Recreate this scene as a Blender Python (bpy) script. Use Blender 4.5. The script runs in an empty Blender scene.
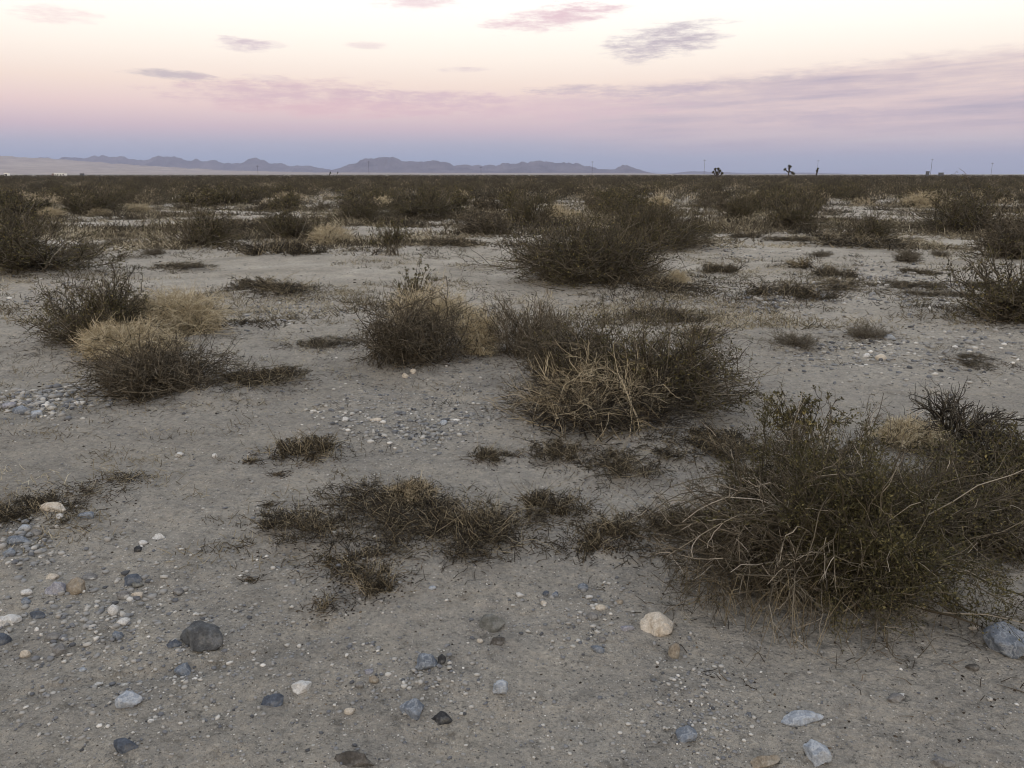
import bpy, math
import numpy as np
from mathutils import Vector

PI = math.pi
F_PX, CAM_H, PITCH = 820.0, 1.6, math.radians(14.36)
SCN = bpy.context.scene
COL = SCN.collection

# ----------------------------------------------------------------------------- noise
def _hash(ix, iy, seed):
    with np.errstate(over='ignore'):
        h = (ix.astype(np.int64) * 374761393 + iy.astype(np.int64) * 668265263 + seed * 974634777) & 0xffffffff
        h = ((h ^ (h >> 13)) * 1274126177) & 0xffffffff
        h = (h ^ (h >> 16)) & 0xffffffff
    return h / 4294967295.0

def vnoise(x, y, seed=0):
    ix, iy = np.floor(x), np.floor(y)
    fx, fy = x - ix, y - iy
    fx = fx * fx * (3 - 2 * fx); fy = fy * fy * (3 - 2 * fy)
    a, b = _hash(ix, iy, seed), _hash(ix + 1, iy, seed)
    c, d = _hash(ix, iy + 1, seed), _hash(ix + 1, iy + 1, seed)
    return (a * (1 - fx) + b * fx) * (1 - fy) + (c * (1 - fx) + d * fx) * fy - 0.5

def fbm(x, y, seed=0, octv=4, gain=0.5):
    s, a, f = 0.0, 1.0, 1.0
    for i in range(octv):
        s = s + a * vnoise(x * f + 17.3 * i, y * f - 9.1 * i, seed + i)
        a *= gain; f *= 2.03
    return s

# ----------------------------------------------------------------------------- ground relief
HUMMOCKS = []          # (x, y, height, radius)

def height(x, y):
    x = np.asarray(x, float); y = np.asarray(y, float)
    r = np.hypot(x, y)
    far = np.clip(1 - (r - 60) / 200, 0, 1)
    near = np.clip(1 - (r - 12) / 14, 0, 1)
    z = (0.16 * fbm(x / 11, y / 11, 3, 2) + 0.06 * fbm(x / 2.6, y / 2.6, 8, 2)) * far * np.clip(r / 3.0, 0.25, 1)
    z = z + near * (0.03 * vnoise(x / .55, y / .55, 21) + 0.022 * vnoise(x / .21, y / .21, 22)
                    + 0.011 * vnoise(x / .085, y / .085, 23))
    rill = fbm(x / 1.9 + .6 * vnoise(x / .7, y / .7, 41), y / 1.3, 40, 3)
    z = z - np.clip(1 - (r - 16) / 12, 0, 1) * .022 * np.exp(-(rill / .045) ** 2)
    z = z - near * .020 * np.clip(vnoise(x / .33 + 5, y / .27, 44) - .17, 0, 1) / .33
    vn = np.clip(1 - (r - 5) / 5, 0, 1)
    z = z + vn * (0.006 * vnoise(x / .034, y / .034, 24) + 0.003 * vnoise(x / .016, y / .016, 25))
    for hx, hy, hh, hr in HUMMOCKS:
        d2 = ((x - hx) ** 2 + (y - hy) ** 2) / (hr * hr)
        m = d2 < 9
        if np.any(m):
            z = z + np.where(m, hh * np.exp(-d2), 0.0)
    return z

def h1(x, y):
    return float(height(np.array([x]), np.array([y]))[0])

def ray_dir(px, py):
    a = (px - 512.0) / F_PX; b = -(py - 384.0) / F_PX
    c, s = math.cos(PITCH), math.sin(PITCH)
    return np.array([a, c + b * s, -s + b * c])

def ground_at(px, py):
    """the ground point seen at one spot of the photograph"""
    d = ray_dir(px, py)
    t = 0.5 if d[2] >= -1e-4 else CAM_H / -d[2]
    for _ in range(12):
        z = h1(d[0] * t, d[1] * t)
        t = 0.5 * t + 0.5 * (CAM_H - z) / -d[2]
    return d[0] * t, d[1] * t, t          # t is the depth along the optical axis

def drop_angle(py):
    return PITCH + math.atan((py - 384.0) / F_PX)

# ----------------------------------------------------------------------------- mesh + object helpers
def mesh_from(name, V, F, mat, tint=None, smooth=False):
    """V (n,3), F (m,3|4) index array"""
    V = np.ascontiguousarray(V, dtype=np.float32); F = np.ascontiguousarray(F, dtype=np.int32)
    me = bpy.data.meshes.new(name)
    k = F.shape[1]
    me.vertices.add(len(V)); me.vertices.foreach_set('co', V.ravel())
    me.loops.add(F.size); me.loops.foreach_set('vertex_index', F.ravel())
    me.polygons.add(len(F)); me.polygons.foreach_set('loop_start', np.arange(0, F.size, k, dtype=np.int32))
    if smooth:
        me.polygons.foreach_set('use_smooth', np.ones(len(F), dtype=bool))
    if tint is not None:
        a = me.attributes.new('tint', 'FLOAT', 'POINT')
        a.data.foreach_set('value', np.ascontiguousarray(tint, dtype=np.float32))
    me.update(calc_edges=True)
    me.materials.append(mat)
    return me

def link(name, data, parent=None, loc=None):
    o = bpy.data.objects.new(name, data)
    COL.objects.link(o)
    if parent is not None: o.parent = parent
    if loc is not None: o.location = loc
    return o

def tag(o, label=None, cat=None, group=None, kind=None):
    for k, v in (('label', label), ('category', cat), ('group', group), ('kind', kind)):
        if v: o[k] = v
    return o

def cat_parts(parts):
    """[(V, F, tint)] -> one"""
    Vs, Fs, Ts, n = [], [], [], 0
    for V, F, T in parts:
        if len(V) == 0: continue
        Vs.append(V); Fs.append(F + n); Ts.append(T); n += len(V)
    return np.concatenate(Vs), np.concatenate(Fs), np.concatenate(Ts)

# ----------------------------------------------------------------------------- materials
def new_mat(name):
    m = bpy.data.materials.new(name); m.use_nodes = True
    nt = m.node_tree
    b = nt.nodes.get('Principled BSDF')
    b.inputs['Roughness'].default_value = 0.9
    b.inputs['Specular IOR Level'].default_value = 0.2
    return m, nt, b

def ramp_node(nt, stops, interp='LINEAR'):
    r = nt.nodes.new('ShaderNodeValToRGB'); cr = r.color_ramp; cr.interpolation = interp
    while len(cr.elements) < len(stops): cr.elements.new(0.5)
    for e, (p, c) in zip(cr.elements, stops):
        e.position = p; e.color = (*c, 1)
    return r

def noise_node(nt, scale, detail=4, rough=0.55, vec=None, dim='3D'):
    n = nt.nodes.new('ShaderNodeTexNoise'); n.noise_dimensions = dim
    n.inputs['Scale'].default_value = scale; n.inputs['Detail'].default_value = detail
    n.inputs['Roughness'].default_value = rough
    if vec is not None: nt.links.new(vec, n.inputs['Vector'])
    return n

def mix_rgb(nt, fac, a, b, mode='MIX'):
    m = nt.nodes.new('ShaderNodeMix'); m.data_type = 'RGBA'; m.blend_type = mode
    for sock, v in ((m.inputs[0], fac), (m.inputs[6], a), (m.inputs[7], b)):
        if isinstance(v, bpy.types.NodeSocket): nt.links.new(v, sock)
        elif isinstance(v, tuple): sock.default_value = (*v, 1)
        else: sock.default_value = v
    return m.outputs[2]

def map_range(nt, val, a, b, c, d, smooth=False):
    m = nt.nodes.new('ShaderNodeMapRange')
    if smooth: m.interpolation_type = 'SMOOTHSTEP'
    nt.links.new(val, m.inputs[0])
    for i, v in enumerate((a, b, c, d)): m.inputs[i + 1].default_value = v
    return m.outputs[0]

def tint_mat(name, stops, rough=0.9, trans=False):
    """plant material: colour of each twig or leaf comes from its own tint"""
    m, nt, b = new_mat(name)
    a = nt.nodes.new('ShaderNodeAttribute'); a.attribute_name = 'tint'
    r = ramp_node(nt, stops); nt.links.new(a.outputs['Fac'], r.inputs[0])
    nt.links.new(r.outputs[0], b.inputs['Base Color'])
    b.inputs['Roughness'].default_value = rough
    return m

M = {}
M['twig_grey'] = tint_mat('twig_grey', [(0, (.026, .021, .014)), (.45, (.082, .066, .045)), (.8, (.165, .137, .098)), (1, (.42, .365, .29))])
M['twig_dark'] = tint_mat('twig_dark', [(0, (.015, .012, .009)), (.6, (.042, .034, .025)), (1, (.17, .145, .105))])
M['twig_tan'] = tint_mat('twig_tan', [(0, (.08, .06, .036)), (.5, (.29, .232, .145)), (1, (.54, .455, .31))])
M['leaf_olive'] = tint_mat('leaf_olive', [(0, (.030, .027, .012)), (.5, (.082, .071, .031)), (.88, (.140, .118, .052)), (1, (.24, .19, .08))])
M['leaf_brown'] = tint_mat('leaf_brown', [(0, (.026, .020, .012)), (.6, (.070, .056, .033)), (1, (.20, .16, .10))])
M['leaf_grey'] = tint_mat('leaf_grey', [(0, (.05, .045, .03)), (.6, (.125, .113, .08)), (1, (.25, .22, .165))])
M['straw'] = tint_mat('straw', [(0, (.18, .14, .08)), (.4, (.43, .35, .22)), (.8, (.60, .51, .35)), (1, (.70, .62, .47))])
M['tuft'] = tint_mat('tuft', [(0, (.05, .038, .022)), (.5, (.165, .13, .078)), (1, (.43, .36, .24))])
M['scrub'] = tint_mat('scrub', [(0, (.025, .021, .013)), (.45, (.060, .050, .033)), (.80, (.115, .096, .064)), (.86, (.30, .245, .165)), (1, (.46, .39, .28))])
M['stubble'] = tint_mat('stubble', [(0, (.022, .018, .012)), (.35, (.08, .064, .043)), (.55, (.175, .147, .10)), (.8, (.36, .31, .215)), (1, (.54, .48, .36))])
M['litter'] = tint_mat('litter', [(0, (.018, .013, .009)), (.6, (.05, .037, .026)), (1, (.16, .12, .08))])
M['gravel'] = tint_mat('gravel', [(0, (.05, .05, .052)), (.16, (.13, .132, .14)), (.4, (.22, .217, .212)), (.65, (.30, .282, .255)), (.88, (.45, .425, .385)), (1, (.68, .65, .60))], rough=.88)
M['wood'], _nt, _b = new_mat('weathered_wood'); _b.inputs['Base Color'].default_value = (.05, .04, .033, 1)
M['ceramic'], _nt, _b = new_mat('glazed_ceramic'); _b.inputs['Base Color'].default_value = (.12, .10, .09, 1); _b.inputs['Roughness'].default_value = .35
M['white_paint'], _nt, _b = new_mat('white_paint'); _b.inputs['Base Color'].default_value = (.80, .78, .74, 1); _b.inputs['Roughness'].default_value = .6
M['window_glass'], _nt, _b = new_mat('dark_window_glass'); _b.inputs['Base Color'].default_value = (.03, .035, .04, 1); _b.inputs['Roughness'].default_value = .1
M['rust'], _nt, _b = new_mat('rusty_sheet'); _b.inputs['Base Color'].default_value = (.17, .09, .06, 1)
M['grey_sheet'], _nt, _b = new_mat('grey_sheet'); _b.inputs['Base Color'].default_value = (.09, .09, .095, 1)

def sand_material():
    m, nt, b = new_mat('desert_sand')
    tc = nt.nodes.new('ShaderNodeTexCoord'); P = tc.outputs['Object']
    big = noise_node(nt, .35, 5, .6, P); mid = noise_node(nt, 3.2, 5, .65, P); fine = noise_node(nt, 60, 4, .7, P)
    grain = noise_node(nt, 330, 2, .8, P)
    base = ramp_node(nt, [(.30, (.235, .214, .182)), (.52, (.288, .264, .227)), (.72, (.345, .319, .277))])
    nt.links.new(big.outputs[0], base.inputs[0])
    # fall of light toward the camera painted into the sand colour: far ground paler
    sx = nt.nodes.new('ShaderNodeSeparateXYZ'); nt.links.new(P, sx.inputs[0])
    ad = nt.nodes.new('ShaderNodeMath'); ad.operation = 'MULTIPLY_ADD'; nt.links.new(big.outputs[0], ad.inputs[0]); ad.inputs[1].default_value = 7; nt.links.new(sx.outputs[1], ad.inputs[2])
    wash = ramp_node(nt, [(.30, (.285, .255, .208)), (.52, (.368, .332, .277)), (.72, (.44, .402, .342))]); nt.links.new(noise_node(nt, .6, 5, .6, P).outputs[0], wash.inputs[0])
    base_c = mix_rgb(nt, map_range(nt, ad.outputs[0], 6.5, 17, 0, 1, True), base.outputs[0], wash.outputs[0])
    rm = ramp_node(nt, [(.25, (.76, .76, .77)), (.5, (1, 1, 1)), (.75, (1.16, 1.14, 1.10))]); nt.links.new(mid.outputs[0], rm.inputs[0])
    c = mix_rgb(nt, 1.0, base_c, rm.outputs[0], 'MULTIPLY')
    r3 = ramp_node(nt, [(.28, (.56, .55, .54)), (.45, (.95, .95, .95)), (.6, (1.06, 1.05, 1.04)), (.72, (1.28, 1.26, 1.22))]); nt.links.new(noise_node(nt, 19, 5, .68, P).outputs[0], r3.inputs[0])
    c = mix_rgb(nt, 1.0, c, r3.outputs[0], 'MULTIPLY')
    rf = ramp_node(nt, [(.26, (.45, .45, .46)), (.44, (.95, .95, .95)), (.58, (1.05, 1.04, 1.02)), (.74, (1.5, 1.48, 1.44))])
    nt.links.new(fine.outputs[0], rf.inputs[0])
    c = mix_rgb(nt, .85, c, rf.outputs[0], 'MULTIPLY')
    rg = ramp_node(nt, [(.25, (.6, .6, .6)), (.5, (1, 1, 1)), (.75, (1.4, 1.4, 1.4))]); nt.links.new(grain.outputs[0], rg.inputs[0])
    c = mix_rgb(nt, .7, c, rg.outputs[0], 'MULTIPLY')
    # separate grit grains: dark and pale specks, each its own cell
    for sc, lo, hi, dark, pale in ((150, .05, .972, (.06, .056, .052), (.55, .52, .47)), (70, .03, .99, (.07, .066, .06), (.45, .43, .39))):
        vo = nt.nodes.new('ShaderNodeTexVoronoi'); vo.inputs['Scale'].default_value = sc; nt.links.new(P, vo.inputs['Vector'])
        se = nt.nodes.new('ShaderNodeSeparateColor'); nt.links.new(vo.outputs['Color'], se.inputs[0])
        core = map_range(nt, vo.outputs['Distance'], .32, .42, 1, 0)
        for thr, up, colr, k in ((lo, False, dark, .75), (hi, True, pale, .8)):
            t = map_range(nt, se.outputs[0], thr - .004, thr + .004, 0 if up else 1, 1 if up else 0)
            mu = nt.nodes.new('ShaderNodeMath'); mu.operation = 'MULTIPLY'; nt.links.new(t, mu.inputs[0]); nt.links.new(core, mu.inputs[1])
            mu2 = nt.nodes.new('ShaderNodeMath'); mu2.operation = 'MULTIPLY'; nt.links.new(mu.outputs[0], mu2.inputs[0]); mu2.inputs[1].default_value = k
            c = mix_rgb(nt, mu2.outputs[0], c, colr)
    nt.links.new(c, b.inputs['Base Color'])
    b.inputs['Roughness'].default_value = .95; b.inputs['Specular IOR Level'].default_value = .12
    bm1 = nt.nodes.new('ShaderNodeBump'); bm1.inputs['Strength'].default_value = .8; bm1.inputs['Distance'].default_value = .016
    nt.links.new(fine.outputs[0], bm1.inputs['Height'])
    bm2 = nt.nodes.new('ShaderNodeBump'); bm2.inputs['Strength'].default_value = .6; bm2.inputs['Distance'].default_value = .004
    nt.links.new(grain.outputs[0], bm2.inputs['Height']); nt.links.new(bm1.outputs[0], bm2.inputs['Normal'])
    bm0 = nt.nodes.new('ShaderNodeBump'); bm0.inputs['Strength'].default_value = 1.0; bm0.inputs['Distance'].default_value = .07
    n0 = noise_node(nt, 11, 4, .6, P); nt.links.new(n0.outputs[0], bm0.inputs['Height']); nt.links.new(bm0.outputs[0], bm1.inputs['Normal'])
    nt.links.new(bm2.outputs[0], b.inputs['Normal'])
    return m

def rock_material(name, c0, c1, c2, vein=None, scale=14):
    m, nt, b = new_mat(name)
    tc = nt.nodes.new('ShaderNodeTexCoord'); P = tc.outputs['Object']
    n1 = noise_node(nt, scale * 1.6, 7, .68, P); n2 = noise_node(nt, scale * 11, 5, .75, P)
    r = ramp_node(nt, [(.32, c0), (.5, c1), (.66, c2)]); nt.links.new(n1.outputs[0], r.inputs[0])
    r2 = ramp_node(nt, [(.28, (.55, .55, .55)), (.5, (1, 1, 1)), (.72, (1.35, 1.35, 1.35))]); nt.links.new(n2.outputs[0], r2.inputs[0])
    c = mix_rgb(nt, .85, r.outputs[0], r2.outputs[0], 'MULTIPLY')
    if vein:                      # mineral crusts: thin irregular contour of a noise
        n3 = noise_node(nt, scale * 1.1, 4, .6, P)
        d = nt.nodes.new('ShaderNodeMath'); d.operation = 'SUBTRACT'; nt.links.new(n3.outputs[0], d.inputs[0]); d.inputs[1].default_value = .5
        e = nt.nodes.new('ShaderNodeMath'); e.operation = 'ABSOLUTE'; nt.links.new(d.outputs[0], e.inputs[0])
        c = mix_rgb(nt, map_range(nt, e.outputs[0], .0, .03, .55, 0), c, vein)
    # dust of the desert lying in the hollows
    n4 = noise_node(nt, scale * 2.3, 5, .7, P)
    c = mix_rgb(nt, map_range(nt, n4.outputs[0], .54, .7, 0, .6), c, (.25, .235, .208))
    nt.links.new(c, b.inputs['Base Color'])
    b.inputs['Roughness'].default_value = .85; b.inputs['Specular IOR Level'].default_value = .25
    bp = nt.nodes.new('ShaderNodeBump'); bp.inputs['Strength'].default_value = .8; bp.inputs['Distance'].default_value = .006
    nt.links.new(n2.outputs[0], bp.inputs['Height'])
    bq = nt.nodes.new('ShaderNodeBump'); bq.inputs['Strength'].default_value = .8; bq.inputs['Distance'].default_value = .02
    nt.links.new(n1.outputs[0], bq.inputs['Height']); nt.links.new(bp.outputs[0], bq.inputs['Normal']); nt.links.new(bq.outputs[0], b.inputs['Normal'])
    return m

ROCKM = {
    'cream': rock_material('cream_limestone', (.36, .29, .21), (.56, .49, .40), (.64, .58, .50)),
    'white': rock_material('white_quartz', (.40, .38, .35), (.58, .56, .53), (.70, .68, .65)),
    'pale': rock_material('pale_blue_stone', (.21, .23, .26), (.34, .365, .40), (.48, .50, .52), (.6, .6, .6)),
    'blue': rock_material('blue_grey_stone', (.10, .115, .14), (.165, .185, .215), (.27, .29, .32), (.42, .43, .44)),
    'slate': rock_material('dark_slate_stone', (.045, .052, .066), (.085, .097, .12), (.16, .175, .20)),
    'lilac': rock_material('lilac_grey_stone', (.17, .165, .19), (.27, .265, .295), (.40, .39, .41), (.5, .48, .48)),
    'grey': rock_material('grey_stone', (.12, .115, .11), (.20, .19, .18), (.31, .30, .285)),
    'tan': rock_material('tan_stone', (.17, .135, .095), (.29, .24, .18), (.42, .37, .30)),
    'brown': rock_material('brown_stone', (.045, .038, .032), (.085, .075, .064), (.17, .155, .14)),
    'dark': rock_material('dark_grey_stone', (.05, .051, .053), (.088, .09, .092), (.17, .172, .175)),
    'black': rock_material('black_stone', (.018, .018, .019), (.04, .04, .042), (.09, .09, .09)),
    'olive': rock_material('olive_grey_stone', (.085, .083, .072), (.155, .152, .135), (.255, .25, .228)),
}

# ----------------------------------------------------------------------------- plant geometry
def norm(v):
    return v / np.maximum(np.linalg.norm(v, axis=-1, keepdims=True), 1e-9)

def arcs(rng, base, tip, bow, S, wob):
    t = np.linspace(0, 1, S)[None, :, None]
    ctrl = (base + tip) / 2 + bow
    P = (1 - t) ** 2 * base[:, None] + 2 * t * (1 - t) * ctrl[:, None] + t ** 2 * tip[:, None]
    L = np.linalg.norm(tip - base, axis=1)[:, None, None]
    w = np.cumsum(rng.normal(size=P.shape) * wob * L / S, axis=1)
    w -= w[:, :1]
    return P + w

def tubes(P, r0, r1, tint, sides=3):
    N, S, _ = P.shape
    T = np.empty_like(P); T[:, 1:-1] = P[:, 2:] - P[:, :-2]; T[:, 0] = P[:, 1] - P[:, 0]; T[:, -1] = P[:, -1] - P[:, -2]
    T = norm(T)
    ref = np.where(np.abs(T[..., 2:3]) > .8, np.array([1., 0, 0]), np.array([0, 0, 1.]))
    U = norm(np.cross(T, ref)); W = np.cross(T, U)
    r0 = np.broadcast_to(np.asarray(r0, float), (N,)); r1 = np.broadcast_to(np.asarray(r1, float), (N,))
    rad = (r0[:, None] * (1 - np.linspace(0, 1, S)) + r1[:, None] * np.linspace(0, 1, S))[:, :, None, None]
    a = np.arange(sides) * 2 * PI / sides
    ring = np.cos(a)[None, None, :, None] * U[:, :, None] + np.sin(a)[None, None, :, None] * W[:, :, None]
    V = (P[:, :, None] + rad * ring).reshape(-1, 3)
    n, s, k = np.meshgrid(np.arange(N), np.arange(S - 1), np.arange(sides), indexing='ij')
    k2 = (k + 1) % sides
    i = lambda s_, k_: (n * S + s_) * sides + k_
    F = np.stack([i(s, k), i(s, k2), i(s + 1, k2), i(s + 1, k)], -1).reshape(-1, 4)
    return V, F, np.repeat(tint, S * sides)

def sample(rng, P, n, t0, t1=1.0):
    N, S, _ = P.shape
    i = rng.integers(0, N, n); t = rng.uniform(t0, t1, n) * (S - 1)
    s = np.minimum(t.astype(int), S - 2); f = (t - s)[:, None]
    p = P[i, s] * (1 - f) + P[i, s + 1] * f
    return p, norm(P[i, s + 1] - P[i, s]), i

def twigs(rng, P, n, t0, L, spread, up, S=4, wob=.12, floor=.004):
    p, d, _ = sample(rng, P, n, t0)
    d = norm(d + spread * rng.normal(size=d.shape) + np.array([0, 0, up]))
    l = L * rng.uniform(.35, 1, n)[:, None]
    tip = p + d * l
    tip[:, 2] = np.maximum(tip[:, 2], floor)
    bow = rng.normal(size=d.shape) * l * .14
    Q = arcs(rng, p, tip, bow, S, wob)
    Q[..., 2] = np.maximum(Q[..., 2], floor * .5)
    return Q

def leaf_faces(rng, P, n, t0, a, b, jit, tint, up=.2):
    """n small diamond leaves along the twigs P, a long and b wide"""
    p, d, _ = sample(rng, P, n, t0)
    p = p + rng.normal(size=p.shape) * jit
    p[:, 2] = np.maximum(p[:, 2], .004)
    u = norm(d * .6 + rng.normal(size=p.shape) * .8 + np.array([0, 0, up]))
    v = norm(np.cross(u, rng.normal(size=p.shape)))
    w = np.cross(u, v)
    l = a * rng.uniform(.5, 1.15, n)[:, None]; k = b * rng.uniform(.6, 1.2, n)[:, None]
    V = np.stack([p, p + u * l * .5 + v * k * .5, p + u * l + w * l * .12, p + u * l * .5 - v * k * .5], 1).reshape(-1, 3)
    F = np.arange(n * 4).reshape(n, 4)
    return V, F, np.repeat(tint, 4)

def dome_tips(rng, n, R, H, zlo, zhi, fill=.5, sq=1.0, clump=1.0):
    c = max(7, min(22, n // 6))                       # stems leave in clusters of unequal reach, with gaps between
    ca = rng.uniform(0, 2 * PI, c); cr = rng.uniform(.15, 1.0, c) ** .7; ch = rng.uniform(.55, 1.08, c); cl = rng.uniform(.78, 1.18, c)
    i = rng.integers(0, c, n); free = rng.uniform(0, 1, n) < .28
    az = np.where(free, rng.uniform(0, 2 * PI, n), ca[i] + rng.normal(0, .26, n))
    rho = np.where(free, rng.uniform(0, 1, n) ** fill * .85, np.clip(cr[i] + rng.normal(0, .16, n), 0, 1)) * cl[i]
    z = H * rng.uniform(zlo, zhi, n) * np.sqrt(np.clip(1.02 - (rho * .90) ** 2, .03, 1)) * np.where(free, .9, ch[i])
    return np.stack([R * rho * np.cos(az), R * rho * np.sin(az) * sq, z], 1)

def disc(rng, n, r, sq=1.0):
    az = rng.uniform(0, 2 * PI, n); q = r * np.sqrt(rng.uniform(0, 1, n))
    return np.stack([q * np.cos(az), q * np.sin(az) * sq, np.full(n, -.02)], 1)

def build(kind, seed, R, H, dens=1.0, fine=1.0, sq=1.0):
    """meshes of one plant in real metres: {part name: (geometry, material, smooth)}; fine scales twig and leaf thickness"""
    rng = np.random.default_rng(seed)
    T = lambda n, lo=0., hi=1., p=1.: lo + (hi - lo) * rng.uniform(0, 1, n) ** p
    out = {}
    if kind == 'creosote':
        n = int(86 * dens)
        b = disc(rng, n, R * .42, sq); tip = dome_tips(rng, n, R, H, .25, 1.02, .52, sq)
        bow = norm(tip * np.array([1, 1, 0])) * R * .10 + rng.normal(size=b.shape) * R * .06
        st = arcs(rng, b, tip, bow, 8, .13)
        t1 = twigs(rng, st, n * 7, .2, R * .36, .85, .12, 5, .2)
        t2 = twigs(rng, t1, n * 18, .2, R * .18, .95, .1, 4, .2)
        w = 12; wd = arcs(rng, disc(rng, w, R * .2, sq), dome_tips(rng, w, R * .85, H * .85, .3, 1, .5, sq), rng.normal(size=(w, 3)) * R * .09, 9, .2)
        k = int(60 * dens)
        sk = arcs(rng, disc(rng, k, R * .5, sq), dome_tips(rng, k, R * 1.0, H * .45, .15, 1, .5, sq), rng.normal(size=(k, 3)) * R * .07, 6, .2)
        sk1 = twigs(rng, sk, k * 14, .15, R * .22, .8, .1)
        out['limbs'] = (tubes(wd, .010 * fine ** .6, .003 * fine ** .6, T(w, 0, .7), 5), 'twig_grey', True)
        out['stems'] = (cat_parts([tubes(st, .0050 * fine, .002 * fine, T(n, 0, .9)), tubes(t1, .0025 * fine, .0013 * fine, T(len(t1), 0, .8)),
                                   tubes(t2, .0014 * fine, .0009 * fine, T(len(t2), 0, .75)), tubes(sk, .003 * fine, .0014 * fine, T(k, .1, .95)),
                                   tubes(sk1, .0015 * fine, .0009 * fine, T(len(sk1), .1, .95))]), 'twig_grey', True)
        m = int(n * 44)
        out['foliage'] = (cat_parts([leaf_faces(rng, t2, m, .25, .018 * fine, .0085 * fine, R * .016, T(m, 0, 1, 1.2)),
                                     leaf_faces(rng, t1, m // 3, .4, .018 * fine, .0085 * fine, R * .02, T(m // 3, 0, .9))]), 'leaf_olive', False)
    elif kind == 'dome':
        n = int(130 * dens)
        b = disc(rng, n, R * .6, sq); tip = dome_tips(rng, n, R, H, .12, 1.03, .55, sq)
        bow = np.array([0, 0, 1.]) * H * .12 + rng.normal(size=b.shape) * R * .08
        st = arcs(rng, b, tip, bow, 7, .24)
        t1 = twigs(rng, st, n * 8, .2, R * .32, .95, .1, 5, .22)
        t2 = twigs(rng, t1, n * 18, .2, R * .16, 1.0, .08, 4, .22)
        w = 10; wd = arcs(rng, disc(rng, w, R * .3, sq), dome_tips(rng, w, R * .85, H * .9, .3, 1, .5, sq), rng.normal(size=(w, 3)) * R * .09, 8, .22)
        out['limbs'] = (tubes(wd, .008 * fine ** .6, .0028 * fine ** .6, T(w, 0, .8), 5), 'twig_grey', True)
        out['stems'] = (cat_parts([tubes(st, .004 * fine, .0018 * fine, T(n, 0, .8)), tubes(t1, .0021 * fine, .0011 * fine, T(len(t1), 0, .85)),
                                   tubes(t2, .0013 * fine, .0008 * fine, T(len(t2), 0, .9))]), 'twig_grey', True)
        m = int(n * 22)
        out['foliage'] = (leaf_faces(rng, t2, m, .2, .018 * fine, .007 * fine, R * .012, T(m)), 'leaf_brown', False)
    elif kind == 'greydome':
        n = int(110 * dens)
        b = disc(rng, n, R * .5, sq); tip = dome_tips(rng, n, R, H, .25, 1.05, .6, sq)
        st = arcs(rng, b, tip, rng.normal(size=b.shape) * R * .08, 7, .2)
        t1 = twigs(rng, st, n * 9, .3, R * .32, .8, .2, 5, .2)
        t2 = twigs(rng, t1, n * 16, .2, R * .15, .9, .15, 4, .2)
        out['stems'] = (cat_parts([tubes(st, .0038 * fine, .0016 * fine, T(n, .2, .9)), tubes(t1, .002 * fine, .001 * fine, T(len(t1), .2, .95)),
                                   tubes(t2, .0012 * fine, .0008 * fine, T(len(t2), .2, .95))]), 'twig_grey', True)
        m = int(n * 18)
        out['foliage'] = (leaf_faces(rng, t2, m, .3, .014 * fine, .006 * fine, R * .01, T(m)), 'leaf_grey', False)
    elif kind == 'straw':
        n = int(380 * dens)
        b = disc(rng, n, R * .75, sq); tip = dome_tips(rng, n, R, H, .45, 1.06, .45, sq)
        bow = np.array([0, 0, 1.]) * H * .22 + norm(tip * np.array([1, 1, 0])) * R * .05 + rng.normal(size=b.shape) * R * .05
        st = arcs(rng, b, tip, bow, 6, .2)
        t1 = twigs(rng, st, n * 6, .4, R * .30, .75, .05, 5, .2)
        out['dry_leaves'] = (cat_parts([tubes(st, .0024 * fine, .0011 * fine, T(n, 0, .9)), tubes(t1, .0015 * fine, .0008 * fine, T(len(t1), 0, 1))]), 'straw', True)
        k = int(75 * dens)
        b = disc(rng, k, R * .6, sq); tip = dome_tips(rng, k, R * 1.05, H * 1.0, .3, 1, .5, sq)
        s2 = arcs(rng, b, tip, rng.normal(size=b.shape) * R * .08, 5, .2)
        s3 = twigs(rng, s2, k * 6, .2, R * .25, .8, .1)
        out['stems'] = (cat_parts([tubes(s2, .003 * fine, .0014 * fine, T(k)), tubes(s3, .0015 * fine, .0009 * fine, T(len(s3)))]), 'twig_dark', True)
    elif kind == 'mat':           # flat, in separate lobes, most of it lying on the sand
        n = int(96 * dens)
        lobes = np.concatenate([disc(rng, 12, R * .85, sq * .8), np.zeros((2, 3))]); lw = rng.uniform(.08, .30, 14) * R
        li = rng.integers(0, 14, n)
        b = lobes[li] + rng.normal(size=(n, 3)) * lw[li][:, None] * np.array([.7, .5, 0]); b[:, 2] = -.01
        tip = b + rng.normal(size=(n, 3)) * lw[li][:, None] * np.array([1.1, .9, 0]); tip[:, 2] = H * rng.uniform(.0, .8, n) ** 1.6
        st = arcs(rng, b, tip, np.array([0, 0, 1.]) * H * .2 + rng.normal(size=b.shape) * R * .05, 6, .25)
        t1 = twigs(rng, st, n * 9, .1, R * .20, .9, 0, 4, .25); t2 = twigs(rng, t1, n * 12, .2, R * .09, .9, 0, 3, .2)
        for q in (t1, t2): q[..., 2] = np.where(q[..., 2] > .4 * H, .4 * H + (q[..., 2] - .4 * H) * .35, q[..., 2])
        out['stems'] = (cat_parts([tubes(st, .0026 * fine, .0014 * fine, T(n)), tubes(t1, .0015 * fine, .001 * fine, T(len(t1))),
                                   tubes(t2, .0011 * fine, .0008 * fine, T(len(t2)))]), 'twig_dark', True)
        m = int(n * 16)
        lf = leaf_faces(rng, t1, m, .1, .015 * fine, .006 * fine, R * .03, T(m), -.2)
        out['foliage'] = (lf, 'leaf_brown', False)
        k = int(150 * dens); li = rng.integers(0, 14, k)
        b = lobes[li] + rng.normal(size=(k, 3)) * lw[li][:, None] * np.array([.9, .7, 0]); b[:, 2] = -.005
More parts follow.
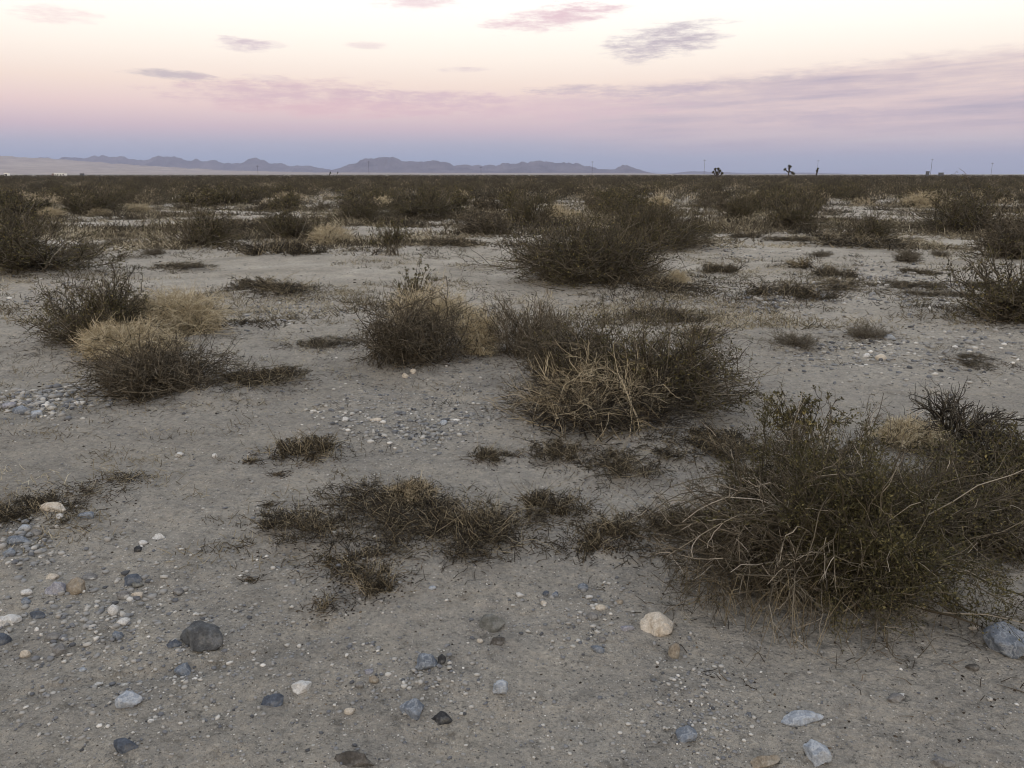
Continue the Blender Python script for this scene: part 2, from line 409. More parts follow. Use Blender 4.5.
        tip = b + rng.normal(size=(k, 3)) * np.array([.8, .8, 0]) * H; tip[:, 2] = H * rng.uniform(.2, 1.15, k) ** 1.3
        s2 = arcs(rng, b, tip, rng.normal(size=b.shape) * H * .2, 6, .2)
        out['dry_leaves'] = (tubes(s2, .0014 * fine, .0008 * fine, T(k)), 'tuft', True)
    elif kind == 'tuft':
        n = int(85 * dens)
        b = disc(rng, n, R * .35, sq); tip = dome_tips(rng, n, R, H, .5, 1.05, .5, sq)
        st = arcs(rng, b, tip, np.array([0, 0, 1.]) * H * .28 + rng.normal(size=b.shape) * R * .08, 6, .16)
        out['dry_leaves'] = (tubes(st, .0017 * fine, .0008 * fine, T(n)), 'tuft', True)
        k = int(50 * dens)
        b = disc(rng, k, R * .7, sq); tip = dome_tips(rng, k, R, H * .4, .1, 1, .5, sq)
        s2 = arcs(rng, b, tip, rng.normal(size=b.shape) * R * .1, 4, .25)
        s3 = twigs(rng, s2, k * 4, .1, R * .35, .9, 0, 3)
        out['stems'] = (cat_parts([tubes(s2, .0017 * fine, .0009 * fine, T(k)), tubes(s3, .0011 * fine, .0007 * fine, T(len(s3)))]), 'twig_dark', True)
    elif kind == 'dead':          # bare arching branches
        n = int(60 * dens)
        b = disc(rng, n, R * .18, sq); tip = dome_tips(rng, n, R, H, .35, 1.05, .4, sq)
        bow = np.array([0, 0, 1.]) * H * .38 + rng.normal(size=b.shape) * R * .08
        st = arcs(rng, b, tip, bow, 9, .13)
        t1 = twigs(rng, st, n * 7, .3, R * .34, .5, .12, 5, .2)
        t2 = twigs(rng, t1, n * 12, .3, R * .15, .6, .1, 4, .2)
        out['stems'] = (cat_parts([tubes(st, .006 * fine, .002 * fine, T(n)), tubes(t1, .0026 * fine, .0012 * fine, T(len(t1))),
                                   tubes(t2, .0014 * fine, .0009 * fine, T(len(t2)))]), 'twig_dark', True)
    elif kind == 'tandead':       # tangle of bleached broken branches
        n = int(85 * dens)
        b = disc(rng, n, R * .75, sq); tip = dome_tips(rng, n, R, H, .3, 1.1, .5, sq)
        st = arcs(rng, b, tip, np.array([0, 0, 1.]) * H * .2 + rng.normal(size=b.shape) * R * .10, 9, .13)
        t1 = twigs(rng, st, n * 6, .2, R * .34, .75, .1, 5, .12)
        t2 = twigs(rng, t1, n * 9, .3, R * .15, .8, .1, 4, .12)
        out['stems'] = (cat_parts([tubes(st, .0026 * fine, .0012 * fine, T(n, 0, 1, .8)), tubes(t1, .0015 * fine, .0008 * fine, T(len(t1), 0, 1, .8)),
                                   tubes(t2, .001 * fine, .0007 * fine, T(len(t2), 0, .9))]), 'twig_tan', True)
        k = int(130 * dens)
        b = disc(rng, k, R * .8, sq); tip = dome_tips(rng, k, R * 1.05, H * .85, .2, 1, .5, sq)
        s2 = arcs(rng, b, tip, rng.normal(size=b.shape) * R * .08, 5, .2)
        s3 = twigs(rng, s2, k * 12, .2, R * .3, .8, .1)
        out['undergrowth'] = (cat_parts([tubes(s2, .003 * fine, .0014 * fine, T(k)), tubes(s3, .0014 * fine, .0009 * fine, T(len(s3)))]), 'twig_dark', True)
    return out

def meshes_of(kind, seed, R, H, **kw):
    return {p: mesh_from(kind + '_' + p, g[0], g[1], M[m], g[2], s) for p, (g, m, s) in build(kind, seed, R, H, **kw).items()}

NAME = {'creosote': ('creosote_bush', 'bush'), 'dome': ('desert_shrub', 'shrub'), 'greydome': ('desert_shrub', 'shrub'),
        'straw': ('straw_shrub', 'dry shrub'), 'mat': ('mat_plant', 'mat plant'), 'tuft': ('grass_tuft', 'grass tuft'),
        'dead': ('bare_shrub', 'dead shrub'), 'tandead': ('brushwood_shrub', 'dead shrub')}

def plant(kind, meshes, x, y, label, group=None, scale=(1, 1, 1), rz=0.0):
    name, cat = NAME[kind]
    root = link(name, None, loc=(x, y, h1(x, y)))
    root.empty_display_size = .1
    root.scale = scale; root.rotation_euler = (0, 0, rz)
    tag(root, label, cat, group)
    for p, me in meshes.items():
        link(p, me, root)
    return root

# prototypes whose meshes are shared by the smaller copies
PROTO_DIM = {'creosote': (.75, .85), 'dome': (.55, .5), 'greydome': (.45, .45), 'straw': (.42, .36), 'mat': (.5, .14), 'tuft': (.13, .13), 'dead': (.5, .4), 'tandead': (.5, .35)}
PROTO = {}
def proto(kind, var, lod):
    key = (kind, var, lod)
    if key not in PROTO:
        R, H = PROTO_DIM[kind]
        d, f = ((1, 1), (.85, 1.7), (.5, 3.4))[lod]
        PROTO[key] = meshes_of(kind, 1000 + hash_str(kind) + 37 * var + lod, R, H, dens=d, fine=f)
    return PROTO[key]
def hash_str(s):
    return sum((i + 1) * ord(c) for i, c in enumerate(s))

RNG = np.random.default_rng(77)
PLACED = []            # (x, y, R, kind)

def solve(px, yb, wpx, ytop, sq=.8):
    """where a plant stands and how big it is, from its outline in the photograph"""
    gx, gy, t = ground_at(px, yb)
    R = wpx * .5 * t / F_PX
    d = math.hypot(gx, gy)
    for _ in range(3):
        k = (d + R * sq * .8) / d
        R = wpx * .5 * (t * k) / F_PX
    x, y = gx * k, gy * k
    z0 = h1(x, y)
    H = CAM_H - math.hypot(x, y) * math.tan(drop_angle(ytop)) - z0
    return x, y, R, max(H, .18 * R if wpx > 40 else .3 * R)

# ----------------------------------------------------------------------------- the near shrubs, one by one
# (kind, centre x, foot y, width, top y, label) read off the photograph; 'uniq' ones get meshes of their own
UNIQ = [
    # the big sprawling group at the right
    ('sprawl', 826, 648, 348, 432, 'sprawling dark shrub with long pale grey arching stems, the biggest bush'),
    ('creosote', 968, 574, 190, 432, 'dark olive leafy bush growing into the flank of the biggest sprawling shrub'),
    ('creosote', 1006, 520, 170, 404, 'olive bush cut by the picture edge behind the flank of the biggest bush'),
    ('dead', 950, 462, 150, 372, 'blackish bare shrub with hooked arching branches beyond the biggest sprawling shrub'),
    ('straw', 908, 458, 74, 404, 'pale straw clump squeezed between the blackish bare shrub and the biggest bush'),
    ('sprig', 800, 476, 130, 370, 'thin upright bush with see-through leafy sprigs against the open sand'),
    ('mat', 672, 560, 120, 478, 'low tangled dark plant creeping out from the biggest sprawling shrub'),
    # the group in the middle
    ('tandead', 600, 449, 196, 366, 'tangle of bleached tan broken branches at the foot of the middle bush'),
    ('creosote', 648, 430, 236, 322, 'broad dark bush rising behind the tangle of bleached tan branches'),
    ('dome', 566, 398, 124, 330, 'brown leafy shrub joining the grey twiggy shrub to the broad dark bush'),
    ('greydome', 526, 368, 100, 292, 'grey twiggy shrub between the straw tuft and the middle bush'),
    ('dome', 412, 376, 150, 284, 'rounded dark shrub with a straw cap on its far shoulder'),
    ('straw', 432, 342, 100, 288, 'straw coloured shrub capping the rounded dark shrub'),
    ('straw', 478, 362, 48, 312, 'small bright straw tuft at the side of the rounded dark shrub'),
    ('sprig', 416, 310, 56, 257, 'thin leafy sprigs poking up behind the straw cap'),
    # the group at the left
    ('dome', 164, 407, 184, 338, 'low dark brown shrub spreading in front of the two straw domes'),
    ('straw', 128, 366, 104, 310, 'front straw dome of two, resting on the low dark brown shrub'),
    ('straw', 180, 342, 112, 286, 'back straw dome of two, paler and wider, beside olive branches'),
    ('creosote', 98, 354, 128, 258, 'olive bush fanning out behind the two straw domes'),
    ('mat', 262, 392, 90, 366, 'flat spread of dark stalks trailing off the low dark brown shrub'),
    # the double clump beyond the middle bush
    ('creosote', 590, 296, 214, 222, 'widest dark bush of the middle distance, low and dense'),
    ('creosote', 655, 254, 126, 194, 'leafy dark bush with pale bent stems behind the widest middle distance bush'),
    # mats and tufts on the near sand
    ('mat', 700, 470, 120, 440, 'dark shaded mat linking the middle bush to the biggest bush'),
    ('mat', 590, 560, 50, 540, 'small blackish mat on bare sand below the flat brown mats'),
    ('mat', 392, 545, 150, 508, 'matted blackish stalks filling the heart of the wiry mat plant'),
    ('mat', 482, 556, 96, 520, 'outer stalks of the wiry mat plant fraying toward the flat brown mats'),
    ('mat', 346, 584, 74, 556, 'broken dark mat bridging the wiry mat plant and the curled tan tuft'),
    ('mat', 440, 568, 165, 496, 'largest flat mat plant with grey wiry stalks on the near sand'),
    ('mat', 322, 556, 118, 518, 'flat blackish mat beside the wiry mat plant'),
    ('mat', 372, 602, 66, 560, 'dark curly mat clump in front of the wiry mat plant'),
    ('tandead', 412, 520, 56, 486, 'small pale upright dead sprig behind the wiry mat plant'),
    ('tuft', 326, 616, 40, 584, 'curled tan tuft at the lower tip of the dark curly mat'),
    ('tuft', 490, 536, 54, 512, 'yellowish brown tuft at the far end of the wiry mat plant'),
    ('mat', 42, 526, 120, 474, 'dark mat plant cut by the picture edge behind a cream slab'),
    ('tuft', 84, 506, 52, 474, 'tan bladed tuft growing out of the dark mat behind the cream slab'),
    ('tuft', 125, 486, 44, 446, 'tan and grey tuft standing alone beyond the dark edge mat'),
    ('mat', 302, 464, 74, 430, 'grey brown dead mat with tan rim near four tiny tufts'),
    ('tuft', 250, 466, 20, 444, 'tiny tan tuft beside the grey brown dead mat'),
    ('tuft', 280, 478, 18, 464, 'tiny round tuft just in front of the grey brown dead mat'),
    ('tuft', 269, 510, 18, 498, 'tiny flattened tuft halfway between the dead mat and the blackish mat'),
    ('tuft', 252, 584, 14, 560, 'tiny upright straw sprig alone beside the blackish mat'),
    ('mat', 492, 466, 44, 450, 'small dark litter mat on bare sand near the bleached branches'),
    ('mat', 560, 470, 66, 446, 'dark stalky mat at the foot of the bleached tan branches'),
    ('mat', 552, 524, 74, 488, 'flat brown mat holding one tiny white stone'),
    ('mat', 612, 550, 60, 516, 'flat brown mat between the white stone mat and the creeping plant'),
    ('mat', 618, 492, 90, 458, 'thin dark mat in the shade of the middle bush'),
]
# mid-distance plants (shared meshes)
MID = [
    ('sprig', 384, 260, 86, 224, 'sparse low bush with separate sprigs on the open sand'),
    ('creosote', 298, 242, 76, 196, 'dark upright bush with a reddish skirt of dry grass'),
    ('mat', 282, 258, 66, 239, 'low dark mat in front of the bush with the reddish skirt'),
    ('straw', 330, 246, 44, 228, 'reddish dry grass skirt at the foot of the dark upright bush'),
    ('creosote', 198, 250, 82, 196, 'spreading bush with open twigs beside the small dark domes'),
    ('greydome', 116, 246, 26, 232, 'small round grey dome alone on pale sand'),
    ('greydome', 156, 256, 22, 243, 'smaller round tuft beside a dark fallen stick'),
    ('creosote', 46, 280, 150, 214, 'wide dark bush mass at the picture edge beyond the olive bush'),
    ('creosote', 4, 276, 110, 200, 'dark bush half cut off by the picture edge above the wide bush mass'),
    ('greydome', 82, 262, 48, 236, 'grey twiggy shrub on the near end of the wide bush mass'),
    ('creosote', 18, 236, 80, 188, 'tall dark bush at the picture edge below the white box'),
    ('creosote', 92, 216, 66, 180, 'dark bush with a pale grass patch at its foot below the long trailer'),
    ('straw', 52, 218, 26, 205, 'pale grass patch between two tall dark bushes'),
    ('straw', 101, 216, 20, 206, 'small yellowish grass mound at the foot of the dark bush'),
    ('straw', 138, 213, 28, 202, 'pale grass mound on the open sand below the purple ridge'),
    ('mat', 268, 298, 84, 278, 'low mat with pale straw crown on the bare sand'),
    ('mat', 186, 274, 50, 260, 'low dark mat near the spreading open bush'),
    ('dome', 484, 236, 60, 204, 'compact dark dome on the pale sand before the far thicket'),
    ('creosote', 420, 220, 86, 182, 'tall dark thicket bush behind the sparse sprigs'),
    ('creosote', 365, 222, 60, 188, 'dark bush joined to the tall thicket bush'),
    ('creosote', 532, 226, 56, 184, 'brownish bush beside a tan grass clump in the far thicket'),
    ('straw', 556, 222, 32, 206, 'tan grass clump beside the brownish thicket bush'),
    ('mat', 448, 250, 58, 240, 'flat mat below the compact dark dome'),
    ('creosote', 738, 220, 46, 188, 'small dark bush facing the open gap of sand'),
    ('creosote', 790, 230, 62, 180, 'dark upright bush with a clear trunk fan below the spread armed tree'),
    ('creosote', 858, 244, 76, 202, 'dense rounded dark bush on the edge of the pale wash'),
    ('creosote', 962, 236, 108, 178, 'tall wide dark bush with one leaning pale stalk'),
    ('creosote', 1012, 330, 128, 226, 'dark bush cut by the picture edge above the gravel'),
    ('dome', 1016, 264, 96, 206, 'reddish brown dry shrub cut by the picture edge'),
    ('greydome', 976, 290, 30, 270, 'small grey spiky shrub beside the dark edge bush'),
    ('mat', 940, 300, 52, 288, 'flat dark mat among the stones of the wash'),
    ('mat', 908, 292, 60, 285, 'thin dark line of stalks at the rim of the wash'),
    ('greydome', 906, 264, 32, 243, 'little grey bush on the far bank of the wash'),
    ('mat', 918, 276, 36, 264, 'low mat below the little grey bush'),
    ('greydome', 940, 258, 20, 244, 'little dark bush next to the little grey bush'),
    ('mat', 832, 280, 46, 264, 'brown mat on the near bank of the wash'),
    ('tuft', 800, 272, 34, 254, 'pale orange tuft with dark stalks on the near bank'),
    ('greydome', 822, 258, 24, 248, 'faint grey tuft above the brown mat'),
    ('mat', 788, 302, 70, 281, 'reddish brown mat on the row of stones'),
    ('mat', 836, 292, 60, 278, 'grey brown mat behind the row of stones'),
    ('greydome', 794, 352, 56, 324, 'grey spiky shrub of a pair, the one with a straw foot'),
    ('greydome', 866, 342, 50, 311, 'grey spiky shrub of a pair, the one beside pale stones'),
    ('mat', 972, 370, 62, 350, 'flat brown mat on the stony slope below the dark edge bush'),
    ('mat', 716, 276, 40, 262, 'dark mat with a tan fringe on the open sand'),
    ('mat', 664, 326, 64, 310, 'dark mat behind the middle bush with tan grass in front'),
    ('tuft', 700, 344, 70, 322, 'short tan grass patch behind the middle bush'),
    ('mat', 862, 250, 110, 243, 'long thin strip of dark stalks along the wash edge'),
    ('mat', 748, 240, 30, 232, 'tiny dark mat by pale pebbles in the open gap'),
    ('mat', 788, 244, 34, 236, 'flat dark mat below the bush with the trunk fan'),
    ('mat', 326, 352, 70, 336, 'thin dark scatter of stalks beside the rounded dark shrub'),
    ('mat', 92, 346, 60, 330, 'thin brown mat at the outer side of the olive bush'),
    ('mat', 640, 298, 84, 284, 'dark stalk skirt in front of the widest middle distance bush'),
    ('straw', 676, 290, 26, 276, 'tan grass tuft at the end of the widest middle distance bush'),
    ('mat', 1006, 212, 60, 200, 'low dark mat behind the reddish brown dry shrub'),
    ('straw', 922, 208, 40, 192, 'reddish grass clump below the sheds'),
    ('mat', 120, 238, 30, 231, 'thin dark mat behind the small grey dome'),
    ('mat', 238, 232, 46, 222, 'low tan brown mat beside the spreading open bush'),
]

def sprawl(seed, R, H):
    """the biggest bush: arching pale stems on one side, dark leafy growth on the other, straw at the front"""
    rng = np.random.default_rng(seed); T = lambda n, lo=0., hi=1., p=1.: lo + (hi - lo) * rng.uniform(0, 1, n) ** p
    out = {}
    n = 300
    b = disc(rng, n, R * .5, .8)
    tip = dome_tips(rng, n, R, H, .12, 1.0, .42, .85)
    tip[:, 2] *= np.clip(1.12 - .42 * np.abs(tip[:, 0] / R + .1), .6, 1.2)
    bow = np.array([0, 0, 1.]) * H * .25 + rng.normal(size=b.shape) * R * .08
    st = arcs(rng, b, tip, bow, 10, .17)
    t1 = twigs(rng, st, n * 8, .2, R * .28, .85, .06, 5, .2)
    t2 = twigs(rng, t1, n * 22, .15, R * .15, 1.0, .06, 4, .24)
    t3 = twigs(rng, t2, n * 40, .2, R * .07, .8, .1, 3, .2)
    out['stems'] = (cat_parts([tubes(st, .0046, .0016, T(n, .0, 1, 1.2), 4), tubes(t1, .002, .001, T(len(t1), 0, 1, 1.2)),
                               tubes(t2, .0012, .0007, T(len(t2), 0, .85, 1.3)), tubes(t3, .0009, .0006, T(len(t3), 0, .8, 1.3))]), 'twig_grey', True)
    # the old woody limbs
    w = 22
    wt = dome_tips(rng, w, R * .8, H * .9, .3, 1, .5, .85)
    wd = arcs(rng, disc(rng, w, R * .16), wt, np.array([0, 0, .1]) * H + rng.normal(size=(w, 3)) * R * .08, 9, .14)
    out['limbs'] = (tubes(wd, .0105, .003, T(w, .1, .75), 6), 'twig_grey', True)
    # long bleached stems that arch over and hang to the sand
    k = 60
    az = rng.normal(PI * 1.02, .75, k); rr = R * rng.uniform(.55, 1.08, k)
    tip = np.stack([rr * np.cos(az), rr * np.sin(az) * .85, H * rng.uniform(.0, .5, k)], 1)
    b = disc(rng, k, R * .2); s2 = arcs(rng, b, tip, np.array([0, 0, 1.]) * H * rng.uniform(.3, .95, k)[:, None] + rng.normal(size=tip.shape) * R * .09, 12, .15)
    s3 = twigs(rng, s2, k * 6, .3, R * .24, .75, -.05, 6, .18); s4 = twigs(rng, s3, k * 14, .2, R * .12, .8, 0, 4, .18)
    # a few that stand straight up out of the crown and reach to the other side
    q = 36
    az = rng.uniform(-.9, 2.6, q); rr = R * rng.uniform(.3, 1.15, q)
    tip = np.stack([rr * np.cos(az), rr * np.sin(az) * .85, H * rng.uniform(.6, 1.12, q)], 1)
    s5 = arcs(rng, disc(rng, q, R * .2), tip, rng.normal(size=tip.shape) * R * .09 + np.array([0, 0, .12]) * H, 10, .15)
    s6 = twigs(rng, s5, q * 7, .4, R * .2, .7, .12, 5, .16)
    out['bleached_stems'] = (cat_parts([tubes(s2, .0036, .0015, T(k, .2, 1, 1.2), 4), tubes(s3, .0022, .001, T(len(s3), .4, 1)), tubes(s4, .0012, .0008, T(len(s4), .5, 1)),
                                        tubes(s5, .0038, .0014, T(q, .1, 1, 1.4), 4), tubes(s6, .0018, .0009, T(len(s6), .2, .95))]), 'twig_grey', True)
    m = 46000
    keep = st[(st[:, -1, 0] > -.25 * R) | (st[:, -1, 2] > .55 * H)]
    lt = twigs(rng, keep, 3800, .3, R * .2, .9, .12, 4, .2)
    out['foliage'] = (cat_parts([leaf_faces(rng, lt, m, .1, .016, .0062, R * .018, T(m, 0, .9, 1.3)), leaf_faces(rng, t2, 12000, .2, .012, .0045, R * .01, T(12000, 0, .8)),
                                 tubes(lt, .0011, .0007, T(len(lt), 0, .7))]), 'leaf_olive', False)
    g = 260
    az = rng.normal(PI * 1.22, .55, g); rr = R * rng.uniform(.35, .92, g)
    b = np.stack([rr * np.cos(az), rr * np.sin(az) * .85, np.full(g, -.01)], 1)
    tip = b + rng.normal(size=b.shape) * np.array([.075, .075, .0]) ; tip[:, 2] = H * rng.uniform(.08, .38, g)
    gs = arcs(rng, b, tip, np.array([0, 0, 1.]) * H * .10 + rng.normal(size=b.shape) * .02, 7, .14)
    out['dry_leaves'] = (tubes(gs, .0013, .0007, T(g, 0, .8, 1.3)), 'tuft', True)
    return out

def sprig(seed, R, H, fine=1.0):
    """thin open creosote: few stems, leaves in separate clusters"""
    rng = np.random.default_rng(seed); T = lambda n, lo=0., hi=1., p=1.: lo + (hi - lo) * rng.uniform(0, 1, n) ** p
    n = 26
    b = disc(rng, n, R * .35); tip = dome_tips(rng, n, R, H, .6, 1.08, .6)
    st = arcs(rng, b, tip, rng.normal(size=b.shape) * R * .06, 8, .12)
    t1 = twigs(rng, st, n * 7, .4, R * .3, .45, .3, 5, .14); t2 = twigs(rng, t1, n * 14, .3, R * .14, .6, .2, 3)
    m = n * 60
    return {'stems': (cat_parts([tubes(st, .0045 * fine, .0018 * fine, T(n, 0, .8)), tubes(t1, .002 * fine, .001 * fine, T(len(t1), 0, .8)), tubes(t2, .0012 * fine, .0008 * fine, T(len(t2), 0, .7))]), 'twig_grey', True),
            'foliage': (leaf_faces(rng, t2, m, .35, .019 * fine, .010 * fine, R * .012, T(m, 0, 1, 1.2)), 'leaf_olive', False)}
NAME['sprawl'] = ('sprawling_shrub', 'shrub'); NAME['sprig'] = ('creosote_bush', 'bush')

jobs = []
for i, (kind, px, yb, w, yt, label) in enumerate(UNIQ):
    x, y, R, H = solve(px, yb, w, yt)
    if kind == 'mat': H = max(min(H, .12), .045)
    jobs.append((kind, x, y, R, H, label, 100 + i))
    PLACED.append((x, y, R, kind))
mids = []
for i, (kind, px, yb, w, yt, label) in enumerate(MID):
    x, y, R, H = solve(px, yb, w * 1.1, yt - 2)
    if kind == 'mat': H = max(min(H, .5 * R), .16 * R)
    mids.append((kind, x, y, R, H, label))
    PLACED.append((x, y, R, kind))

# wind-blown sand piles up under the bushes
for x, y, R, kind in PLACED:
    if math.hypot(x, y) < 22:
        HUMMOCKS.append((x, y, {'mat': .10, 'tuft': .12, 'sprig': .03}.get(kind, .085) * min(R, .9), R * 1.05))

for kind, x, y, R, H, label, seed in jobs:
    g = sprawl(seed, R, H) if kind == 'sprawl' else sprig(seed, R, H, 1.2) if kind == 'sprig' else None
    if g is None:
        near = math.hypot(x, y) < 4.6
        dens = {'mat': 1.3, 'tuft': 1.3, 'tandead': 1.5, 'creosote': 1.7 if R < 1.1 else 2.6, 'dead': 1.0}.get(kind, 1.4)
        if kind in ('mat', 'tuft'): dens *= min(max(R / .3, .35), 1.6)
        g = build(kind, seed, R, H, dens=dens, fine=.85 if near else 1.25 if math.hypot(x, y) < 9 else 1.9)
    ms = {p: mesh_from(kind + '_' + p, q[0], q[1], M[m], q[2], s) for p, (q, m, s) in g.items()}
    plant(kind, ms, x, y, label)
for i, (kind, x, y, R, H, label) in enumerate(mids):
    lod = 0 if math.hypot(x, y) < 9 else 1
    if kind == 'sprig':
        g = sprig(400 + i, R, H, 2.0)
        ms = {p: mesh_from('sprig_' + p, q[0], q[1], M[m], q[2], s) for p, (q, m, s) in g.items()}
        plant(kind, ms, x, y, label); continue
    R0, H0 = PROTO_DIM[kind]
    plant(kind, proto(kind, i % 3, lod), x, y, label, None, (R / R0, R / R0, H / H0), RNG.uniform(0, 2 * PI))

# ----------------------------------------------------------------------------- shrubs of the far scrub, in columns below the landmarks of the skyline
LAND = [(8, 'the white box'), (63, 'the long white trailer'), (160, 'the purple ridge'), (258, 'the first skyline pole'), (333, 'the two leaning yuccas'),
        (381, 'the jagged peak'), (481, 'the pole at the mountain saddle'), (530, 'the double summit'), (592, 'the pole by the last hill'),
        (655, 'the end of the mountains'), (717, 'the bushy tree'), (788, 'the spread-armed tree'), (818, 'the stump-like tree'), (875, 'the empty skyline'),
        (930, 'the two sheds'), (991, 'the last skyline pole')]
OPEN = [(680, 760, 214, 300), (90, 165, 208, 260), (200, 270, 206, 300), (430, 470, 206, 250), (560, 585, 200, 215), (720, 760, 188, 196), (870, 915, 196, 245), (920, 950, 208, 225), (640, 700, 196, 206)]
fill = []
tries = 0
while len(fill) < 285 and tries < 9000:
    tries += 1
    px = RNG.uniform(-14, 1038); py = 187.5 + 31 * RNG.uniform(0, 1) ** 1.6
    if any(a < px < b and c < py < d for a, b, c, d in OPEN) and RNG.uniform() < .93: continue
    if py > 211 and RNG.uniform() < .6: continue
    gx, gy, t = ground_at(px, py)
    kind = RNG.choice(['creosote', 'creosote', 'creosote', 'dome', 'dome', 'greydome', 'straw'])
    R = {'creosote': 1.0, 'dome': .62, 'greydome': .5, 'straw': .5}[kind] * RNG.uniform(.7, 1.4)
    if any((gx - a) ** 2 + (gy - b) ** 2 < (.5 * (R + c)) ** 2 for a, b, c, k in PLACED if k not in ('mat', 'tuft')): continue
    PLACED.append((gx, gy, R, kind)); fill.append((px, py, gx, gy, R, kind))
ORD = 'first second third fourth fifth sixth seventh eighth ninth tenth eleventh twelfth thirteenth fourteenth fifteenth sixteenth seventeenth eighteenth nineteenth twentieth'.split()
WORD = {'creosote': 'dark bushy creosote', 'dome': 'brown rounded shrub', 'greydome': 'grey twiggy shrub', 'straw': 'pale straw clump'}
cols = {}
for f in fill:
    c = min(range(len(LAND)), key=lambda j: abs(LAND[j][0] - f[0])); cols.setdefault((c, f[5]), []).append(f)
for (c, kind), fs in sorted(cols.items()):
    for j, (px, py, gx, gy, R, _k) in enumerate(sorted(fs, key=lambda f: f[1])):
        R0, H0 = PROTO_DIM[kind]
        H = R * {'creosote': 1.05, 'dome': .8, 'greydome': .9, 'straw': .8}[kind] * RNG.uniform(.8, 1.15)
        H = min(H, 1.08 - h1(gx, gy))
        plant(kind, proto(kind, int(RNG.integers(0, 3)), 2), gx, gy,
              '%s, %s one below %s in the far scrub' % (WORD[kind], ORD[min(j, 19)], LAND[c][1]),
              'shrubs of the far scrub', (R / R0, R / R0, H / H0), RNG.uniform(0, 2 * PI))

# ----------------------------------------------------------------------------- the far thicket nobody could count
def far_scrub():
    rng = np.random.default_rng(5)
    Vs, Ts = [], []
    for r0, r1, cnt, nf, lw in ((46, 120, 3000, 170, .05), (120, 300, 9000, 60, .10), (300, 1700, 11000, 22, .2)):
        az = rng.uniform(-.68, .68, cnt)
        r = np.sqrt(rng.uniform(r0 ** 2, r1 ** 2, cnt)) if r1 < 500 else r0 + (r1 - r0) * rng.uniform(0, 1, cnt) ** 1.6
        x, y = r * np.sin(az), r * np.cos(az)
        z = height(x, y)
        R = rng.uniform(.6, 1.35, cnt); H = R * rng.uniform(.75, 1.1, cnt); H = np.minimum(H, np.where(rng.uniform(0, 1, cnt) < .03, 1.5, np.where(r < 300, 1.14, .85)) - z)
        straw = rng.uniform(0, 1, cnt) < np.where(r < 120, .17, .11)
        H = np.where(straw, H * .6, H); R = np.where(straw, R * .7, R)
        base = rng.uniform(.05, .7, cnt)
        u = rng.uniform(0, 1, (cnt, nf)); a = rng.uniform(0, 2 * PI, (cnt, nf)); rho = np.sqrt(rng.uniform(0, 1, (cnt, nf)))
        px = x[:, None] + R[:, None] * rho * np.cos(a); py = y[:, None] + R[:, None] * rho * np.sin(a)
        top = H[:, None] * np.sqrt(1.03 - rho ** 2 * .95)
        pz = z[:, None] + top * u ** .7
        p = np.stack([px, py, pz], -1).reshape(-1, 3)
        d = np.stack([rho * np.cos(a) * .7, rho * np.sin(a) * .7, np.ones_like(a)], -1).reshape(-1, 3)
        d = norm(d + .45 * rng.normal(size=d.shape))
        v = norm(np.cross(d, rng.normal(size=d.shape)))
        l = lw * 2.6 * rng.uniform(.5, 1.3, len(p))[:, None]; w = lw * .62 * rng.uniform(.5, 1.3, len(p))[:, None]
        Vs.append(np.stack([p - v * w * .3, p + v * w * .3, p + d * l * .6 + v * w * .5, p + d * l - v * w * .3], 1).reshape(-1, 3))
        t = np.where(straw, .9, base)[:, None] + rng.uniform(-.09, .09, (cnt, nf))
        t = np.where(straw[:, None], np.clip(t, .85, 1), np.clip(t, 0, .8))
        Ts.append(np.repeat(t.ravel(), 4))
    V = np.concatenate(Vs); T = np.concatenate(Ts)
    tag(link('far_scrub', mesh_from('far_scrub', V, np.arange(len(V)).reshape(-1, 4), M['scrub'], T)), kind='stuff')
far_scrub()

# ----------------------------------------------------------------------------- stones
def ico(sub):
    import bmesh
    bm = bmesh.new(); bmesh.ops.create_icosphere(bm, subdivisions=sub, radius=1.0)
    V = np.array([v.co[:] for v in bm.verts]); F = np.array([[v.index for v in f.verts] for f in bm.faces]); bm.free()
    return V, F
ICO1, ICO2, ICO4 = ico(1), ico(2), ico(4)

def stone(seed, cuts, rough, base=ICO4):
    rng = np.random.default_rng(seed); V = base[0].copy()
    n = norm(rng.normal(size=(cuts, 3))); d = rng.uniform(.5, .85, cuts) if cuts > 8 else rng.uniform(.68, .92, cuts)
    for _ in range(2):
        for a, b in zip(n, d):
            q = V @ a - b
            V = V - np.maximum(q, 0)[:, None] * a * .98
    if rough:
        o = rng.uniform(-9, 9, 3)
        k = fbm(V[:, 0] * 1.5 + o[0] + V[:, 2] * .9, V[:, 1] * 1.5 + o[1] - V[:, 2] * .7, seed, 5, .6)
        V = V * (1 + rough * k)[:, None]
    return V / np.abs(V).max(axis=0)

